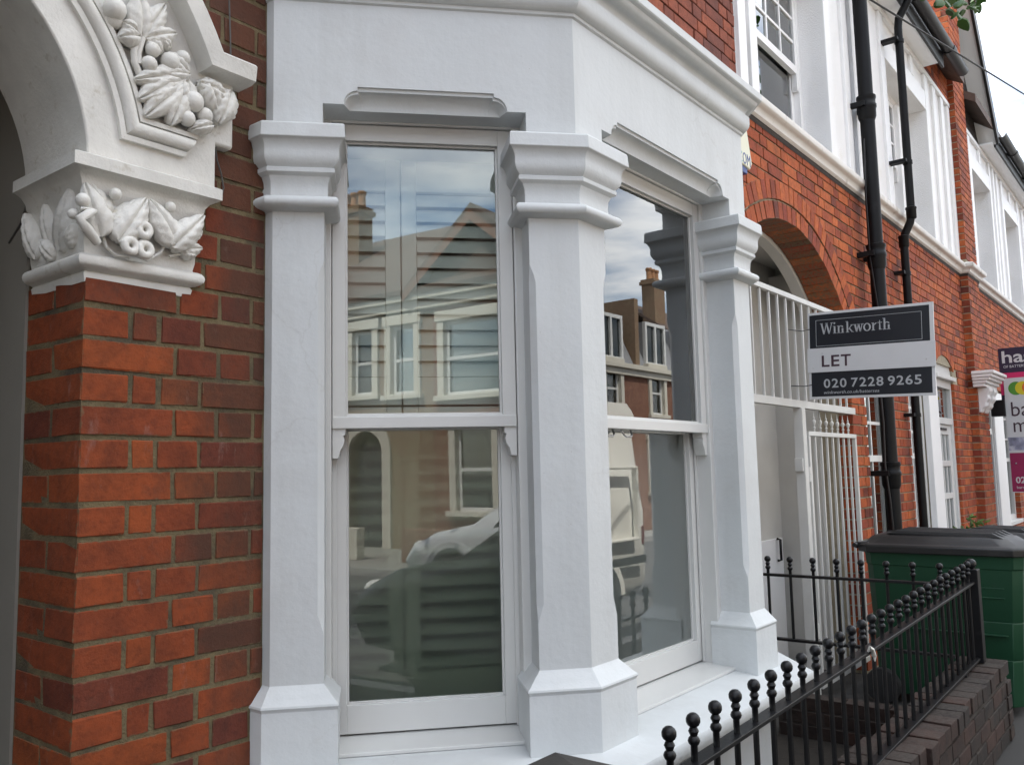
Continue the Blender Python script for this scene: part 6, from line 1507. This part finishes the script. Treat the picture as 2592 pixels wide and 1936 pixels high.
# ------------------------------------------------------------------ vehicles
def wheel(parent, x, y, r, w_=0.19, side=1):
    wh = part('wheel', parent)
    mb = MB(); mb.lathe((x, y, r-0.13), [(r*0.62, -w_/2), (r*0.94, -w_/2), (r, -w_/2+0.03), (r, w_/2-0.03), (r*0.94, w_/2), (r*0.62, w_/2)], 24, 'Y'); mb.build('tyre', 'black_rubber', wh, 40)
    mb = MB(); mb.lathe((x, y, r-0.13), [(r*0.10, w_/2*side*0.9), (r*0.3, w_/2*side*0.75), (r*0.60, w_/2*side*0.85), (r*0.63, w_/2*side*0.7), (r*0.63, -w_/2*side*0.4)], 20, 'Y'); mb.build('rim', 'steel', wh, 40)
def car(name, xf, dirx, yc, length, width, height, paint, label, cat, stations, glass_z, wheels, van=False):
    """stations: (t, zlow, zbelt, ztop, roof half-width factor) along the length, from the nose"""
    v = empty(name, (0, 0, 0), label, cat); G0 = -0.13
    mb = MB(); rs = []
    for (t, zl, zb, zt, rf) in stations:
        x = xf+dirx*t*length; hw = width/2*(1-0.10*max(0, abs(t-0.5)*2-0.72)/0.28)
        pts = [(hw*0.90, zl), (hw, zl+0.12), (hw, zb-0.06), (hw*0.985, zb), (hw*(rf+(1-rf)*0.25), zb+(zt-zb)*0.78), (hw*rf*0.93, zt-0.02), (hw*rf*0.5, zt)]
        rs.append([(x, yc+a, G0+z) for a, z in pts]+[(x, yc-a, G0+z) for a, z in reversed(pts)])
    mb.rings(rs); mb.build('body', paint, v, 38)
    for sg in (-1, 1):
        for (ta, tb, xa, xb) in glass_z:      # side windows as thin inset panels
            def at(t, fz):
                for i in range(len(stations)-1):
                    s0, s1 = stations[i], stations[i+1]
                    if s0[0] <= t <= s1[0]:
                        k = (t-s0[0])/(s1[0]-s0[0]); zb = s0[2]+(s1[2]-s0[2])*k; zt = s0[3]+(s1[3]-s0[3])*k; rf = s0[4]+(s1[4]-s0[4])*k
                        hw = width/2*(1-0.10*max(0, abs(t-0.5)*2-0.72)/0.28); k2 = rf+(1-rf)*0.25
                        wy = hw*(0.985+(k2-0.985)*fz) ; return (xf+dirx*t*length, yc+sg*(wy+0.006), G0+zb+(zt-zb)*0.78*fz)
            mb = MB(); P4 = [at(ta, 0.06), at(tb, 0.06), at(xb, 0.97), at(xa, 0.97)]
            mb.add(P4+[(p[0], p[1]-sg*0.02, p[2]) for p in P4], [(0,1,2,3),(7,6,5,4),(0,4,5,1),(1,5,6,2),(2,6,7,3),(3,7,4,0)]); mb.build('side_window', 'dark_glass', v, 0)
    for t in wheels:
        for sg in (-1, 1):
            wheel(v, xf+dirx*t*length, yc+sg*(width/2-0.10), 0.33, 0.20, sg)
            mb = MB(); x = xf+dirx*t*length; n = 14
            ro, ri = 0.42, 0.345
            for i in range(n):
                a, b = math.pi*i/n, math.pi*(i+1)/n
                mb.prism([(x+ri*math.cos(a), 0.2+ri*math.sin(a)), (x+ro*math.cos(a), 0.2+ro*math.sin(a)), (x+ro*math.cos(b), 0.2+ro*math.sin(b)), (x+ri*math.cos(b), 0.2+ri*math.sin(b))], yc+sg*width/2-0.02, yc+sg*(width/2+0.015))
            weld(mb).build('wheel_arch', paint, v, 30)
    for sg in (-1, 1):
        mb = MB(); x = xf+dirx*0.035*length; mb.ball((x, yc+sg*width*0.36, G0+0.66), 0.13, 12, (0.9, 1.1, 0.6)); mb.build('headlight', 'lamp_clear', v, 60)
        mb = MB(); x = xf+dirx*0.992*length; mb.box(x-0.02, x+0.045, yc+sg*width*0.43-0.05, yc+sg*width*0.43+0.05, G0+0.78, G0+0.98); mb.build('tail_light', 'lamp_red', v, 0, 0.01)
    return v
hatch = [(0.0, 0.35, 0.52, 0.56, 0.9), (0.02, 0.22, 0.62, 0.68, 0.9), (0.12, 0.20, 0.80, 0.86, 0.9), (0.26, 0.20, 0.90, 0.98, 0.88), (0.40, 0.20, 0.94, 1.40, 0.74), (0.50, 0.20, 0.95, 1.48, 0.74), (0.72, 0.20, 0.97, 1.47, 0.74), (0.88, 0.22, 0.99, 1.36, 0.74), (0.96, 0.26, 1.0, 1.08, 0.86), (1.0, 0.40, 0.86, 0.90, 0.9)]
gz = [(0.34, 0.56, 0.42, 0.56), (0.575, 0.84, 0.575, 0.80)]
car('parked_car', -4.9, 1, -7.75, 4.2, 1.74, 1.48, 'car_silver', 'silver hatchback parked across the street, reflected in the side window', 'car', hatch, gz, (0.19, 0.80))
car('parked_car', -2.55, 1, -4.30, 4.3, 1.76, 1.48, 'car_dark', 'black hatchback parked at the near kerb, reflected low in the side window', 'car', hatch, gz, (0.19, 0.80))
vanst = [(0.0, 0.40, 0.70, 0.78, 0.92), (0.02, 0.28, 0.95, 1.05, 0.92), (0.10, 0.26, 1.20, 1.34, 0.88), (0.22, 0.26, 1.25, 2.20, 0.82), (0.28, 0.26, 1.25, 2.32, 0.84), (0.97, 0.26, 1.25, 2.32, 0.84), (0.995, 0.28, 1.25, 2.24, 0.84), (1.0, 0.34, 1.2, 2.1, 0.84)]
vn = car('parked_van', 2.35, 1, -4.55, 5.1, 1.95, 2.3, 'van_white', 'cream white panel van parked at the near kerb, reflected in the front window', 'van', vanst, [(0.15, 0.30, 0.22, 0.30)], (0.17, 0.80))
for sg in (1,):
    for (xa, xb, za, zb, nm) in ((4.6, 5.75, 0.85, 1.62, 'side_panel'), (5.9, 7.2, 0.85, 1.62, 'side_panel')):
        mb = MB(); y = -4.55+0.975; t = 0.03
        for q in ((xa, xb, za, za+t), (xa, xb, zb-t, zb), (xa, xa+t, za+t, zb-t), (xb-t, xb, za+t, zb-t)): mb.box(q[0], q[1], y-0.06, y+0.012, q[2]-0.13, q[3]-0.13)
        mb.build(nm, 'van_white', vn, 0, 0.008)
    mb = MB(); mb.box(3.0, 7.3, -3.585, -3.560, 0.48, 0.56); mb.build('rubbing_strip', 'black_rubber', vn, 0, 0.004)
